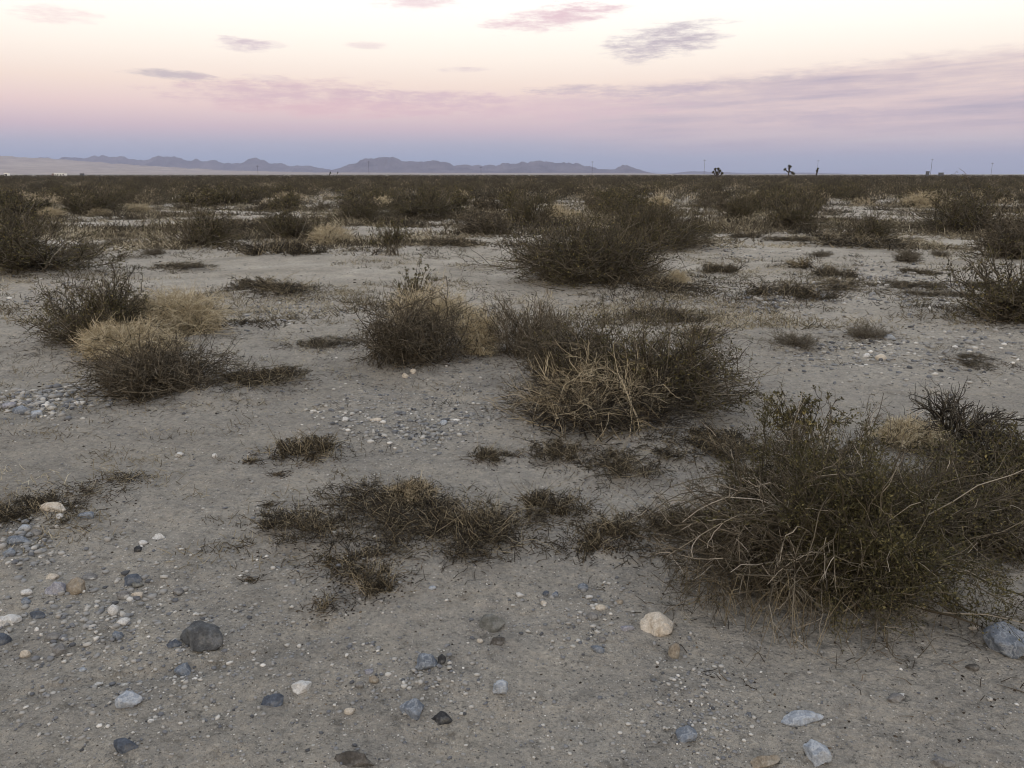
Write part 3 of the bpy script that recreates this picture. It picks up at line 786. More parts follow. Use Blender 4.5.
# (x, y, width, height in the photograph, colour, cuts, label)
ROCKS = [
    (660, 626, 39, 27, 'cream', 9, 'big cream limestone lump, the palest large stone on the near sand'),
    (675, 653, 13, 17, 'tan', 7, 'small upright tan stone just below the big cream lump'),
    (202, 639, 50, 34, 'dark', 3, 'large rounded dark grey stone, half buried with a rough top'),
    (175, 644, 19, 11, 'slate', 7, 'small slate chip touching the large rounded dark grey stone'),
    (183, 670, 19, 17, 'blue', 6, 'round blue grey cobble below the large dark grey stone'),
    (128, 700, 29, 26, 'pale', 9, 'angular pale blue stone veined with white, alone on the sand'),
    (127, 746, 30, 18, 'slate', 6, 'mottled dark slate cobble near the bottom edge'),
    (302, 687, 21, 17, 'white', 8, 'white squared block beside a dark slate stone'),
    (272, 702, 23, 14, 'slate', 7, 'flat dark slate stone beside the white squared block'),
    (350, 711, 12, 8, 'cream', 2, 'smooth oval cream pebble between white block and flat blue cobble'),
    (374, 680, 11, 10, 'tan', 8, 'small ochre cube-like pebble in a loose cluster'),
    (369, 672, 9, 7, 'lilac', 6, 'small lilac pebble above the ochre cube-like pebble'),
    (360, 685, 9, 8, 'grey', 6, 'small grey pebble beside the ochre cube-like pebble'),
    (427, 664, 22, 20, 'blue', 5, 'round blue grey stone with white bands and a black crumb behind'),
    (441, 661, 10, 11, 'black', 8, 'black crumb of earth behind the round banded stone'),
    (413, 709, 30, 23, 'blue', 6, 'flat-topped blue grey cobble with a pale lower rim'),
    (441, 718, 23, 14, 'black', 8, 'black lumpy stone touching the flat-topped blue cobble'),
    (493, 624, 28, 22, 'olive', 3, 'smooth olive grey cobble at the edge of the mat shade'),
    (497, 642, 17, 11, 'brown', 7, 'dark brown chip below the smooth olive grey cobble'),
    (480, 641, 7, 6, 'cream', 4, 'tiny cream pebble beside the dark brown chip'),
    (501, 690, 17, 18, 'pale', 9, 'wedge of pale bluish white stone standing on edge'),
    (598, 649, 15, 11, 'blue', 7, 'blue tilted chip halfway between the wedge and the cream lump'),
    (602, 640, 8, 8, 'grey', 5, 'small grey pebble on top of the blue tilted chip'),
    (686, 735, 23, 18, 'blue', 5, 'smooth greenish blue egg-shaped stone near the bottom edge'),
    (628, 628, 15, 8, 'lilac', 6, 'flat lilac grey stone beside the big cream lump'),
    (766, 761, 32, 17, 'tan', 8, 'tan layered stone cut by the bottom edge'),
    (800, 719, 49, 17, 'pale', 8, 'long plank-like stone with bluish top and pale face'),
    (817, 756, 28, 25, 'pale', 7, 'pale blue white block below the plank-like stone'),
    (942, 763, 29, 17, 'grey', 7, 'grey stone cut by the bottom edge'),
    (895, 698, 20, 11, 'grey', 5, 'grey half-buried stone in front of the biggest bush'),
    (902, 695, 6, 5, 'white', 5, 'tiny white pebble lying on the grey half-buried stone'),
    (1009, 646, 44, 42, 'blue', 6, 'slate blue boulder cut by the picture edge beside the biggest bush'),
    (972, 667, 15, 10, 'brown', 7, 'brown stone chip near the slate blue boulder'),
    (975, 628, 12, 6, 'cream', 7, 'pale flake of stone behind the brown chip'),
    (356, 762, 46, 14, 'brown', 6, 'flat dark brown slab sunk in the sand at the bottom edge'),
    (583, 588, 11, 9, 'blue', 6, 'blue grey pebble heading a short string of pebbles'),
    (589, 597, 8, 5, 'white', 5, 'white pebble below the blue grey pebble of the string'),
    (555, 595, 9, 7, 'blue', 6, 'dull blue pebble paired with a grey one'),
    (546, 594, 7, 6, 'slate', 5, 'dark pebble touching the dull blue pebble'),
    (520, 595, 9, 6, 'white', 6, 'white pebble alone between the mats and the pebble string'),
    (544, 603, 7, 5, 'cream', 4, 'cream pebble below the dull blue pebble'),
    (601, 608, 12, 7, 'cream', 5, 'flattish cream pebble at the end of the pebble string'),
    (619, 602, 9, 6, 'tan', 5, 'yellowish pebble beyond the flattish cream pebble'),
    (592, 616, 13, 9, 'grey', 6, 'dark grey crumbly stone by the flattish cream pebble'),
    (667, 580, 9, 7, 'grey', 5, 'grey pebble near the creeping dark plant'),
    (8, 621, 25, 14, 'white', 4, 'long smooth white stone cut by the picture edge'),
    (37, 616, 17, 11, 'slate', 6, 'dark slate stone right beside the long smooth white stone'),
    (55, 590, 22, 18, 'lilac', 7, 'lilac grey faceted cobble beside an ochre block'),
    (77, 588, 21, 22, 'tan', 8, 'tall ochre block beside the lilac grey faceted cobble'),
    (90, 577, 16, 9, 'grey', 6, 'flat grey stone behind the tall ochre block'),
    (52, 577, 14, 8, 'cream', 5, 'cream pebble behind the lilac grey faceted cobble'),
    (130, 580, 25, 15, 'slate', 6, 'dark blue slate cobble with a paler rim'),
    (137, 585, 13, 7, 'olive', 5, 'olive pebble leaning on the dark blue slate cobble'),
    (138, 595, 14, 8, 'cream', 5, 'cream rounded pebble below the dark blue slate cobble'),
    (123, 596, 11, 10, 'grey', 6, 'grey pebble touching the cream rounded pebble'),
    (26, 593, 12, 8, 'white', 5, 'white flattened pebble with bluish pebble below'),
    (26, 601, 10, 8, 'blue', 5, 'bluish pebble under the white flattened pebble'),
    (3, 641, 15, 15, 'slate', 6, 'dark slate stone at the picture edge below the long white stone'),
    (114, 611, 12, 12, 'white', 7, 'white upright pebble, upper of a chain of three'),
    (123, 622, 13, 9, 'white', 7, 'white flat pebble, middle of a chain of three'),
    (118, 636, 11, 10, 'blue', 5, 'bluish round pebble, lowest of a chain of three'),
    (178, 592, 12, 9, 'grey', 6, 'grey flake beyond the dark blue slate cobble'),
    (53, 637, 15, 9, 'grey', 5, 'beige grey pebble below the dark slate beside white stone'),
    (61, 650, 17, 14, 'grey', 7, 'grey sunken stone below the beige grey pebble'),
    (25, 655, 10, 10, 'cream', 5, 'rounded beige pebble alone near the left stones'),
    (98, 684, 10, 7, 'white', 6, 'tiny white chip above the angular veined stone'),
    (83, 670, 9, 6, 'pale', 5, 'tiny bluish chip in the fine gravel'),
    (52, 509, 27, 13, 'cream', 6, 'cream slab in front of the dark edge mat'),
    (59, 517, 9, 7, 'white', 5, 'round white pebble touching the cream slab'),
    (86, 516, 15, 9, 'blue', 5, 'grey blue stone sunk in sand beside the cream slab'),
    (158, 537, 17, 9, 'white', 7, 'bright white stone, larger of a white pair'),
    (143, 543, 9, 6, 'white', 5, 'bright white pebble, smaller of a white pair'),
    (138, 550, 8, 7, 'black', 6, 'black pebble just below the white pair'),
    (179, 455, 9, 6, 'white', 5, 'small white stone on open sand near the tan and grey tuft'),
    (215, 456, 6, 5, 'white', 5, 'smaller white stone on open sand beside tiny chips'),
    (20, 541, 22, 13, 'blue', 7, 'blue grey stone of a small heap at the picture edge'),
    (24, 528, 13, 8, 'pale', 6, 'pale stone on the small heap at the picture edge'),
    (8, 553, 18, 10, 'blue', 6, 'smooth blue grey stone below the small heap'),
    (36, 533, 12, 7, 'grey', 6, 'grey stone at the end of the small heap'),
    (376, 420, 13, 5, 'cream', 5, 'pale flat stone heading the gravel strip'),
    (345, 420, 8, 6, 'white', 5, 'white stone at the start of the gravel strip'),
    (444, 423, 8, 6, 'pale', 6, 'pale stone in the middle of the gravel strip'),
    (413, 372, 7, 6, 'cream', 5, 'rounded pale stone, larger of two under the rounded dark shrub'),
    (406, 376, 8, 6, 'cream', 5, 'rounded pale stone, smaller of two under the rounded dark shrub'),
    (549, 498, 8, 4, 'white', 5, 'tiny white stone lying on the flat brown mat'),
    (433, 588, 9, 5, 'pale', 5, 'small pale blue stone in the shade below the wiry mat'),
    (38, 414, 13, 9, 'pale', 6, 'pale stone on the gravel heap behind the open sand'),
    (20, 411, 16, 9, 'blue', 6, 'blue grey stone on the gravel heap behind the open sand'),
    (8, 406, 14, 8, 'lilac', 6, 'lilac stone on the gravel heap at the picture edge'),
    (77, 404, 8, 5, 'white', 6, 'white stone on the near rim of the gravel heap'),
    (890, 338, 12, 8, 'pale', 6, 'pale grey stone beside the grey spiky shrub'),
    (866, 356, 9, 5, 'white', 5, 'white pebble below the grey spiky shrub pair'),
    (880, 358, 13, 6, 'cream', 5, 'cream flat stone below the grey spiky shrub pair'),
]
def add_rock(px, py, w, h, colr, cuts, label, seed):
    x, y, t = ground_at(px, py + h * .22)
    W = w * t / F_PX; th = drop_angle(py)
    vis = h * t / F_PX
    D = min(W * .85, vis * 1.1)
    Hv = max((vis - D * math.sin(th) * .75) / math.cos(th), .28 * W)
    rng = np.random.default_rng(seed)
    big = w > 16
    V = stone(seed, cuts + 4, .30 if big else .18, ICO4 if big else ICO2)
    V = V * np.array([W / 2, D / 2, Hv * .72])
    a = rng.uniform(-.25, .25); c, s = math.cos(a), math.sin(a)
    V[:, :2] = V[:, :2] @ np.array([[c, s], [-s, c]])
    o = link({'brown': 'stone', 'black': 'stone'}.get(colr, 'stone'), mesh_from('stone', V, (ICO4 if big else ICO2)[1], ROCKM[colr], None, cuts < 6 or not big))
    o.location = (x, y + D * .1, h1(x, y) + Hv * .27)
    tag(o, label, 'stone')
    if w >= 14 and py > 480: HUMMOCKS.append((x, y + D * .1, 0.12 * Hv, W * .7))
    return x, y, W
for i, r in enumerate(ROCKS):
    add_rock(*r, 3000 + i)

# ----------------------------------------------------------------------------- loose gravel, as stuff
def pebbles(name, pts, size, tint, flat, mat, seed, base=ICO1):
    rng = np.random.default_rng(seed)
    shapes = [stone(seed * 31 + k, 9, .35, base) for k in range(24)]
    n, nv = len(pts), len(base[0])
    S = np.stack(shapes)[rng.integers(0, 24, n)]
    ax = rng.uniform(.6 if name == 'gravel' else .3, 1.25 if name == 'gravel' else 1.5, (n, 3)) * np.array([1, 1, flat])
    V = S * ax[:, None] * size[:, None, None] * .5
    a = rng.uniform(0, 2 * PI, n); c, s = np.cos(a)[:, None], np.sin(a)[:, None]
    X = V[..., 0] * c - V[..., 1] * s; Y = V[..., 0] * s + V[..., 1] * c
    z = height(pts[:, 0], pts[:, 1]) + size * flat * .16
    V = np.stack([X + pts[:, :1], Y + pts[:, 1:2], V[..., 2] + z[:, None]], -1).reshape(-1, 3)
    F = (base[1][None] + (np.arange(n) * nv)[:, None, None]).reshape(-1, 3)
    return V, F, np.repeat(tint, nv)

def image_scatter(rng, n, x0, x1, y0, y1):
    """ground points that fill a patch evenly as seen from the path (dense near, thin far)"""
    px = rng.uniform(x0, x1, n); py = rng.uniform(y0, y1, n)
    c, s = math.cos(PITCH), math.sin(PITCH)
    a = (px - 512) / F_PX; b = -(py - 384) / F_PX
    dz = -s + b * c; dy = c + b * s
    t = CAM_H / -dz
    return np.stack([a * t, dy * t], 1), t

def gravel():
    rng = np.random.default_rng(9)
    P, S = [], []
    # even sprinkle
    for n, y0, y1, lo, hi in ((21000, 430, 800, .5, 2.8), (11000, 290, 470, .6, 2.4), (4500, 222, 320, .6, 2.0), (1500, 195, 240, .7, 1.7)):
        p, t = image_scatter(rng, n, -60, 1084, y0, y1); P.append(p); S.append((lo + (hi - lo) * rng.uniform(0, 1, n) ** 4.5) * t / F_PX)
    # strips and heaps washed together: (n, x0, x1, y0, y1, min px, max px)
    for n, x0, x1, y0, y1, lo, hi in ((420, -20, 280, 590, 768, 1.4, 6.5), (420, 60, 960, 660, 790, 1.3, 6), (900, 100, 1000, 300, 420, 1, 4), (700, 0, 420, 520, 700, 1.2, 6), (360, -20, 110, 392, 424, 1.5, 9), (300, 0, 190, 560, 660, 1.5, 9), (420, 325, 500, 406, 445, 1.3, 7), (260, 330, 480, 385, 415, 1, 4),
                                      (520, 680, 905, 292, 312, 1.2, 6.5), (420, 820, 1000, 262, 300, 1.2, 5.5), (430, 850, 1030, 318, 385, 1.3, 7), (140, 690, 790, 246, 258, 1, 4.5),
                                      (260, 780, 900, 340, 372, 1.3, 6), (240, 570, 720, 380, 470, 1, 5), (220, 240, 340, 300, 330, 1, 5), (200, 20, 120, 280, 320, 1, 5),
                                      (150, 520, 640, 580, 640, 1.5, 7), (150, 330, 470, 640, 700, 1.5, 7), (120, -10, 60, 520, 560, 2, 9), (160, 560, 700, 296, 330, 1, 4.5),
                                      (240, 640, 760, 640, 760, 1.4, 6), (180, 200, 460, 380, 480, 1, 5), (60, 930, 1030, 640, 760, 1.2, 4)):
        n = int(n * 1.5); px = rng.normal((x0 + x1) / 2, (x1 - x0) * .27, n); py = rng.normal((y0 + y1) / 2, (y1 - y0) * .27, n)
        py += 5 * np.sin(px * .035)
        c, s = math.cos(PITCH), math.sin(PITCH); a = (px - 512) / F_PX; b = -(py - 384) / F_PX
        t = CAM_H / (s - b * c); P.append(np.stack([a * t, (c + b * s) * t], 1)); S.append((lo + (hi - lo) * rng.uniform(0, 1, n) ** 1.9) * t / F_PX)
    # and the same gravel all round, beyond the frame
    r = np.sqrt(rng.uniform(1.0, 14 ** 2, 3500)); a = rng.uniform(0, 2 * PI, 3500)
    P.append(np.stack([r * np.sin(a), r * np.cos(a)], 1)); S.append(rng.uniform(.004, .018, 3500))
    P = np.concatenate(P); S = np.minimum(np.concatenate(S), .085)
    tint = np.clip(rng.beta(1.6, 1.7, len(P)), 0, 1)
    V, F, T = pebbles('gravel', P, S, tint, .62, None, 4)
    tag(link('gravel', mesh_from('gravel', V, F, M['gravel'], T)), kind='stuff')
gravel()

def litter():
    """dark crumbs, bark and broken stalks dropped round the plants"""
    rng = np.random.default_rng(12)
    P, S = [], []
    for x, y, R, kind in PLACED:
        d = math.hypot(x, y)
        if d > 16: continue
        n = int(min(1700, 950 * R * {'mat': 1.5, 'tuft': .8}.get(kind, 1.0) * (1 if d < 7 else .5)))
        q = R * 1.55 * rng.uniform(0, 1, n) ** .8; a = rng.uniform(0, 2 * PI, n)
        P.append(np.stack([x + q * np.cos(a), y + q * np.sin(a) * .85], 1)); S.append(rng.uniform(.003, .0095, n) * (1 + d * .05))
    p, t = image_scatter(rng, 2600, -50, 1070, 400, 800); P.append(p); S.append((.6 + 2.0 * rng.uniform(0, 1, len(t)) ** 2.5) * t / F_PX)
    p, t = image_scatter(rng, 1500, -50, 1070, 240, 420); P.append(p); S.append((.8 + 2.2 * rng.uniform(0, 1, len(t)) ** 2) * t / F_PX)
    P = np.concatenate(P); S = np.concatenate(S)
    V, F, T = pebbles('litter', P, S, rng.uniform(0, 1, len(P)) ** 1.5, .5, None, 6)
    # broken stalks lying flat
    Q = []
    for x, y, R, kind in PLACED:
        d = math.hypot(x, y)
        if d > 13: continue
        n = int(min(800, 420 * R * (1.5 if kind == 'mat' else 1)))
        q = R * 1.4 * rng.uniform(0, 1, n) ** .7; a = rng.uniform(0, 2 * PI, n)
        Q.append(np.stack([x + q * np.cos(a), y + q * np.sin(a) * .85, np.full(n, d)], 1))
    Q = np.concatenate(Q); n = len(Q)
    a = rng.uniform(0, PI, n); l = rng.uniform(.015, .08, n)
    e = Q[:, :2] + np.stack([np.cos(a) * l, np.sin(a) * l], 1)
    za = height(Q[:, 0], Q[:, 1]) + .003; zb = height(e[:, 0], e[:, 1]) + .003 + rng.uniform(0, .012, n)
    A = np.stack([Q[:, 0], Q[:, 1], za], 1); B = np.stack([e[:, 0], e[:, 1], zb], 1)
    C = (A + B) / 2 + rng.normal(size=A.shape) * .004 + np.array([0, 0, .004])
    V2, F2, T2 = tubes(np.stack([A, C, B], 1), .0014 + .0001 * Q[:, 2], .0009, rng.uniform(0, 1, n))
    V3 = V2; F3 = np.concatenate([F2[:, [0, 1, 2]], F2[:, [0, 2, 3]]])
    V = np.concatenate([V, V3]); F = np.concatenate([F, F3 + len(V) - len(V3)]); T = np.concatenate([T, T2])
    tag(link('plant_litter', mesh_from('plant_litter', V, F, M['litter'], T)), kind='stuff')
litter()

def stubble():
    """dry annual grass, dead stalks and low dark growth between the shrubs of the middle distance"""
    rng = np.random.default_rng(15)
    Vs, Ts = [], []
    for n, y0, y1, nb, ln, wd in ((900, 290, 560, 16, .045, .0022), (2600, 225, 330, 14, .07, .0045), (3800, 190, 250, 12, .12, .010), (2600, 184, 236, 28, .22, .0115), (1500, 198, 244, 24, .13, .008)):
        p, t = image_scatter(rng, n * 3, -60, 1084, y0, y1)
        k = fbm(p[:, 0] / 2.2, p[:, 1] / 2.2, 71, 4)
        near = np.zeros(len(p))
        for x, y, R, kind in PLACED:
            near = np.maximum(near, np.exp(-((p[:, 0] - x) ** 2 + (p[:, 1] - y) ** 2) / (1.7 * R + .2) ** 2))
        keep = np.argsort(-(k * .9 + near * .45 + rng.uniform(0, .9, len(p))))[:n]
        p = p[keep]; n = len(p)
        hue = fbm(p[:, 0] / 1.4, p[:, 1] / 1.4, 72, 3) + rng.normal(0, .22, n)
        size = rng.uniform(.5, 1.5, n)
        b = p[:, None, :] + rng.normal(size=(n, nb, 2)) * (ln * .9 * size)[:, None, None] * np.array([1.5, 1])
        z = height(b[..., 0].ravel(), b[..., 1].ravel()).reshape(n, nb)
        B = np.stack([b[..., 0], b[..., 1], z - .004], -1).reshape(-1, 3)
        d = norm(np.stack([rng.normal(size=n * nb), rng.normal(size=n * nb), rng.uniform(.1, 1.3, n * nb)], 1))
        l = np.repeat(ln * size, nb)[:, None] * rng.uniform(.4, 1.3, (n * nb, 1))
        A = arcs(rng, B, B + d * l, rng.normal(size=B.shape) * l * .15, 3, .1)
        A[..., 2] = np.maximum(A[..., 2], B[:, None, 2])
        tt = np.clip(np.repeat((.50 if ln < .2 else .40) + hue * .6, nb) + rng.normal(0, .12, n * nb), 0, 1)
        V, F, T = tubes(A, wd, wd * .6, tt); Vs.append((V, F, T))
    V, F, T = cat_parts(Vs)
    tag(link('dry_ground_cover', mesh_from('dry_ground_cover', V, F, M['stubble'], T)), kind='stuff')
stubble()

# ----------------------------------------------------------------------------- ground sheet
def ground_sheet():
    az = np.concatenate([np.linspace(-PI, -.95, 60)[:-1], np.linspace(-.95, .95, 760), np.linspace(.95, PI, 60)[1:-1]])
    r = np.concatenate([np.geomspace(.25, 1.4, 26)[:-1], np.geomspace(1.4, 11, 470)[:-1], np.geomspace(11, 120, 170)[:-1], np.geomspace(120, 16000, 60)])
    A, Rr = np.meshgrid(az, r)
    x, y = Rr * np.sin(A), Rr * np.cos(A)
    z = height(x.ravel(), y.ravel())
    V = np.stack([x.ravel(), y.ravel(), z], 1)
    n, m = A.shape
    i, j = np.meshgrid(np.arange(n - 1), np.arange(m), indexing='ij'); j2 = (j + 1) % m
    F = np.stack([i * m + j, i * m + j2, (i + 1) * m + j2, (i + 1) * m + j], -1).reshape(-1, 4)[:, ::-1]
    c = len(V); V = np.vstack([V, [[0, 0, h1(0, 0)]]])
    jj = np.arange(m)
    cap = np.stack([jj, np.full(m, c), (jj + 1) % m, (jj + 1) % m], 1)
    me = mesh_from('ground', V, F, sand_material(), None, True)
    o = tag(link('ground', me), kind='structure')
    cap3 = np.stack([np.full(m, m), (jj + 1) % m, jj], 1)
    cv = np.vstack([V[:m], V[c:c + 1]])
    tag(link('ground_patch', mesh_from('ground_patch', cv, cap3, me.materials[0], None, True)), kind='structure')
ground_sheet()

# ----------------------------------------------------------------------------- mountains
def hill_mat(name, a, b, sc):
    m, nt, bs = new_mat(name)
    tc = nt.nodes.new('ShaderNodeTexCoord'); n = noise_node(nt, sc, 6, .6, tc.outputs['Object'])
    r = ramp_node(nt, [(.35, a), (.65, b)]); nt.links.new(n.outputs[0], r.inputs[0]); nt.links.new(r.outputs[0], bs.inputs['Base Color'])
    bs.inputs['Specular IOR Level'].default_value = 0
    return m

def ridge(name, prof, dist, depth, seed, mat, rough, front=1.0):
    xs, hs = np.array([p[0] for p in prof], float), np.array([174.0 - p[1] for p in prof])
    u = np.linspace(xs[0], xs[-1], int((xs[-1] - xs[0]) * 1.6)); v = np.linspace(-1, 1, 56)
    U, Vv = np.meshgrid(u, v)
    jag = fbm(U / 9.0, U * 0 + seed, seed + 3, 4, .6) * rough * 4.2 * np.clip(np.interp(U, xs, hs) / 8, 0, 1)
    Hh = (np.interp(U, xs, hs) + jag) / F_PX * dist
    X = (U - 512) / F_PX * dist * (1 + Vv * depth / dist * .3); Y = dist + Vv * depth
    sect = np.where(Vv < 0, np.clip(1 + Vv, 0, 1) ** front, np.clip(1 - Vv, 0, 1))
    rid = 1 - np.abs(fbm(X / (depth * .30), Y / (depth * .55), seed, 5, .55)) * 2.0
    Z = Hh * sect * (1 - rough * (1 - rid) * (1 - sect ** 3)) + Hh * rough * .25 * fbm(X / (depth * .12), Y / (depth * .2), seed + 9, 4) * sect * (1 - sect) * 4 - 1.5
    n, m = U.shape
    i, j = np.meshgrid(np.arange(n - 1), np.arange(m - 1), indexing='ij')
    F = np.stack([i * m + j, i * m + j + 1, (i + 1) * m + j + 1, (i + 1) * m + j], -1).reshape(-1, 4)
    return tag(link(name, mesh_from(name, np.stack([X.ravel(), Y.ravel(), Z.ravel()], 1), F, mat, None, True)), kind='structure')

rockm = hill_mat('mountain_rock', (.06, .05, .055), (.145, .12, .12), .004)
fanm = hill_mat('alluvial_slope', (.26, .20, .145), (.42, .34, .25), .006)
ridge('mountains', [(318, 174), (335, 170), (350, 166.5), (362, 161.5), (372, 158.8), (381, 157.8), (389, 159), (397, 158.3), (405, 161), (412, 160.6), (424, 161.6), (436, 161.4), (446, 163.4), (458, 164.2),
                    (470, 165.6), (484, 166), (498, 164.6), (512, 163.8), (526, 162.6), (536, 161.6), (544, 163), (554, 163.4), (562, 163), (574, 165), (588, 167), (600, 169), (608, 168.8), (616, 167),
                    (624, 166.4), (632, 168), (640, 170.8), (650, 173), (660, 174.6)], 8200, 900, 31, rockm, .75)
ridge('purple_ridge', [(-120, 159), (0, 160), (40, 160), (62, 158.6), (82, 158.2), (104, 157.4), (122, 156.6), (138, 157.4), (152, 159.6), (166, 158), (180, 156.8), (192, 158.6), (203, 161.2), (214, 160.6),
                       (226, 161), (238, 163), (250, 161.6), (264, 159.2), (275, 161.6), (290, 164.6), (306, 165.6), (320, 167.2), (336, 169.2), (356, 172), (372, 174.5)], 9400, 900, 47, rockm, .7)
ridge('distant_hill', [(640, 174.5), (668, 173), (684, 171.2), (700, 171), (716, 171.8), (736, 172.8), (764, 173), (800, 172.4), (830, 173.2), (868, 174.6)], 10400, 700, 53, rockm, .5)
ridge('alluvial_fan', [(-260, 146), (-60, 151), (0, 154.5), (18, 155.6), (36, 157.2), (64, 158.8), (92, 161), (130, 163.5), (180, 167.2), (240, 170.2), (320, 172), (420, 172.4), (560, 172.6), (640, 173), (700, 174.4)],
      7000, 1900, 61, fanm, .25, 1.1)

# ----------------------------------------------------------------------------- things on the skyline
def tube_mesh(name, pts, r0, r1, mat, sides=8):
    P = np.array(pts, float)[None]
    V, F, T = tubes(P, r0, r1, np.zeros(1), sides)
    return mesh_from(name, V, F, mat, None, True)

def box_mesh(name, cx, cy, cz, sx, sy, sz, mat, bev=.02):
    import bmesh
    bm = bmesh.new(); bmesh.ops.create_cube(bm, size=1)
    for v in bm.verts: v.co = Vector((v.co.x * sx + cx, v.co.y * sy + cy, v.co.z * sz + cz))
    bmesh.ops.bevel(bm, geom=bm.edges[:], offset=bev, segments=1, affect='EDGES')
    me = bpy.data.meshes.new(name); bm.to_mesh(me); bm.free(); me.materials.append(mat)
    return me

def at_px(px, dist):
    return (px - 512.0) / (F_PX * math.cos(PITCH) + (384 - 174) * math.sin(PITCH)) * dist, dist
POLES = [(258, 166, 'faint pole in front of the purple ridge'), (369, 162, 'pole rising before the jagged peaks'), (481, 167, 'short looking pole at the mountain saddle'),
         (592, 162, 'pole beside the last rounded hill'), (704, 160.5, 'thin pole next to the bushy Joshua tree'), (817, 161, 'thin pole just above the stump-like Joshua tree'),
         (930.5, 160, 'stoutest pole on the skyline, beside two sheds'), (991, 163.5, 'thin pole on the empty skyline past the sheds')]
for px, yt, label in POLES:
    D = 520; x, y = at_px(px, D); top = (174.2 - yt) / F_PX * D + 1.6
    root = tag(link('utility_pole', None, None, (x, y, h1(x, y))), label + ', far across the scrub', 'utility pole', 'utility poles along the far line')
    k = 1.35 if px == 930.5 else 1.0
    link('shaft', tube_mesh('shaft', [(0, 0, -.4), (.02, 0, top / 2), (0, 0, top)], 0.08 * k, .055 * k, M['wood']), root)
    bar = link('crossarm', box_mesh('crossarm', 0, 0, top - .6, 1.7, .1, .1, M['wood']), root)
    for q in (-.75, -.3, .3, .75):
        link('insulator', tube_mesh('insulator', [(q, 0, top - .53), (q, 0, top - .42), (q, 0, top - .34)], .05, .035, M['ceramic']), bar)

def joshua(px, dist, limbs, trunk_r, label, ros=.45):
    x, y = at_px(px, dist)
    root = tag(link('joshua_tree', None, None, (x, y, h1(x, y))), label, 'Joshua tree', 'Joshua trees on the skyline')
    rng = np.random.default_rng(int(px))
    parts, tips = [], []
    for pts, tip in limbs:
        P = np.array(pts, float); n = 6
        t = np.linspace(0, 1, n); idx = t * (len(P) - 1)
        Q = np.stack([np.interp(idx, np.arange(len(P)), P[:, k]) for k in range(3)], 1)
        Q[1:-1] += rng.normal(size=Q[1:-1].shape) * .03
        parts.append(tubes(Q[None], trunk_r, trunk_r * .75, np.zeros(1), 7))
        if tip: tips.append((Q[-1], Q[-1] - Q[-2]))
    V, F, T = cat_parts(parts)
    link('trunk', mesh_from('trunk', V, F, M['wood'], None, True), root)
    cv = []
    for p, d in tips:
        n = 150
        q = norm(rng.normal(size=(n, 3)) + norm(d[None]) * .8)
        b = p + q * .05; l = ros * rng.uniform(.7, 1.1, n)[:, None]
        w = norm(np.cross(q, rng.normal(size=q.shape))) * .035
        cv.append(np.stack([b - w, b + w, b + q * l * .6 + w * .7, b + q * l], 1).reshape(-1, 3))
    V = np.concatenate(cv)
    link('crown', mesh_from('crown', V, np.arange(len(V)).reshape(-1, 4), M['leaf_olive'], rng.uniform(0, .8, len(V))), root)

joshua(717, 220, [([(0, 0, -.3), (0, 0, 1.2), (-.1, 0, 1.9)], 1), ([(0, 0, .9), (.5, .1, 1.6), (.7, .1, 2.3)], 1), ([(0, 0, .8), (-.6, 0, 1.5), (-.9, .1, 2.0)], 1),
                  ([(0, 0, 1.2), (.25, -.2, 2.1), (.2, -.2, 2.8)], 1), ([(0, 0, 1.1), (-.3, .2, 2.0), (-.45, .2, 2.7)], 1), ([(0, 0, .7), (.9, 0, 1.2), (1.25, 0, 1.7)], 1)],
       .16, 'bushy rounded Joshua tree poking above the scrub line', .55)
joshua(788.5, 240, [([(0, 0, -.3), (0, 0, 1.5), (.1, 0, 2.5)], 0), ([(.1, 0, 2.5), (.15, 0, 3.0), (.3, 0, 3.5)], 1), ([(.05, 0, 2.0), (-.5, 0, 2.4), (-1.0, 0, 2.8)], 1),
                    ([(.1, 0, 2.4), (.5, 0, 2.3), (1.0, .1, 2.0)], 1), ([(.1, 0, 2.5), (-.05, 0, 3.1), (.0, 0, 3.7)], 1), ([(.1, 0, 2.2), (.9, 0, 2.2), (1.4, 0, 1.8)], 1)],
       .2, 'dark Joshua tree with arms spread to both sides against the sky', .6)
joshua(816.5, 240, [([(0, 0, -.3), (0, 0, 1.4), (.1, 0, 2.5)], 1), ([(0, 0, 1.6), (.15, 0, 2.2), (.25, 0, 3.0)], 1), ([(0, 0, 1.0), (.1, 0, 1.8), (.05, 0, 2.4)], 1)],
       .2, 'stump-like Joshua tree, a short upright block beneath a thin pole', .4)
joshua(329, 300, [([(-.3, 0, -.3), (0, 0, 1.1), (.45, 0, 2.15)], 1), ([(0, 0, 1.1), (.35, 0, 1.6), (.5, .1, 1.9)], 1)], .11, 'leaning yucca-like tree of a pair, the one with the fuller head', .3)
joshua(336.5, 300, [([(-.35, 0, -.3), (0, 0, 1.1), (.5, 0, 2.2)], 1)], .11, 'leaning yucca-like tree of a pair, the thinner pole-like one', .25)

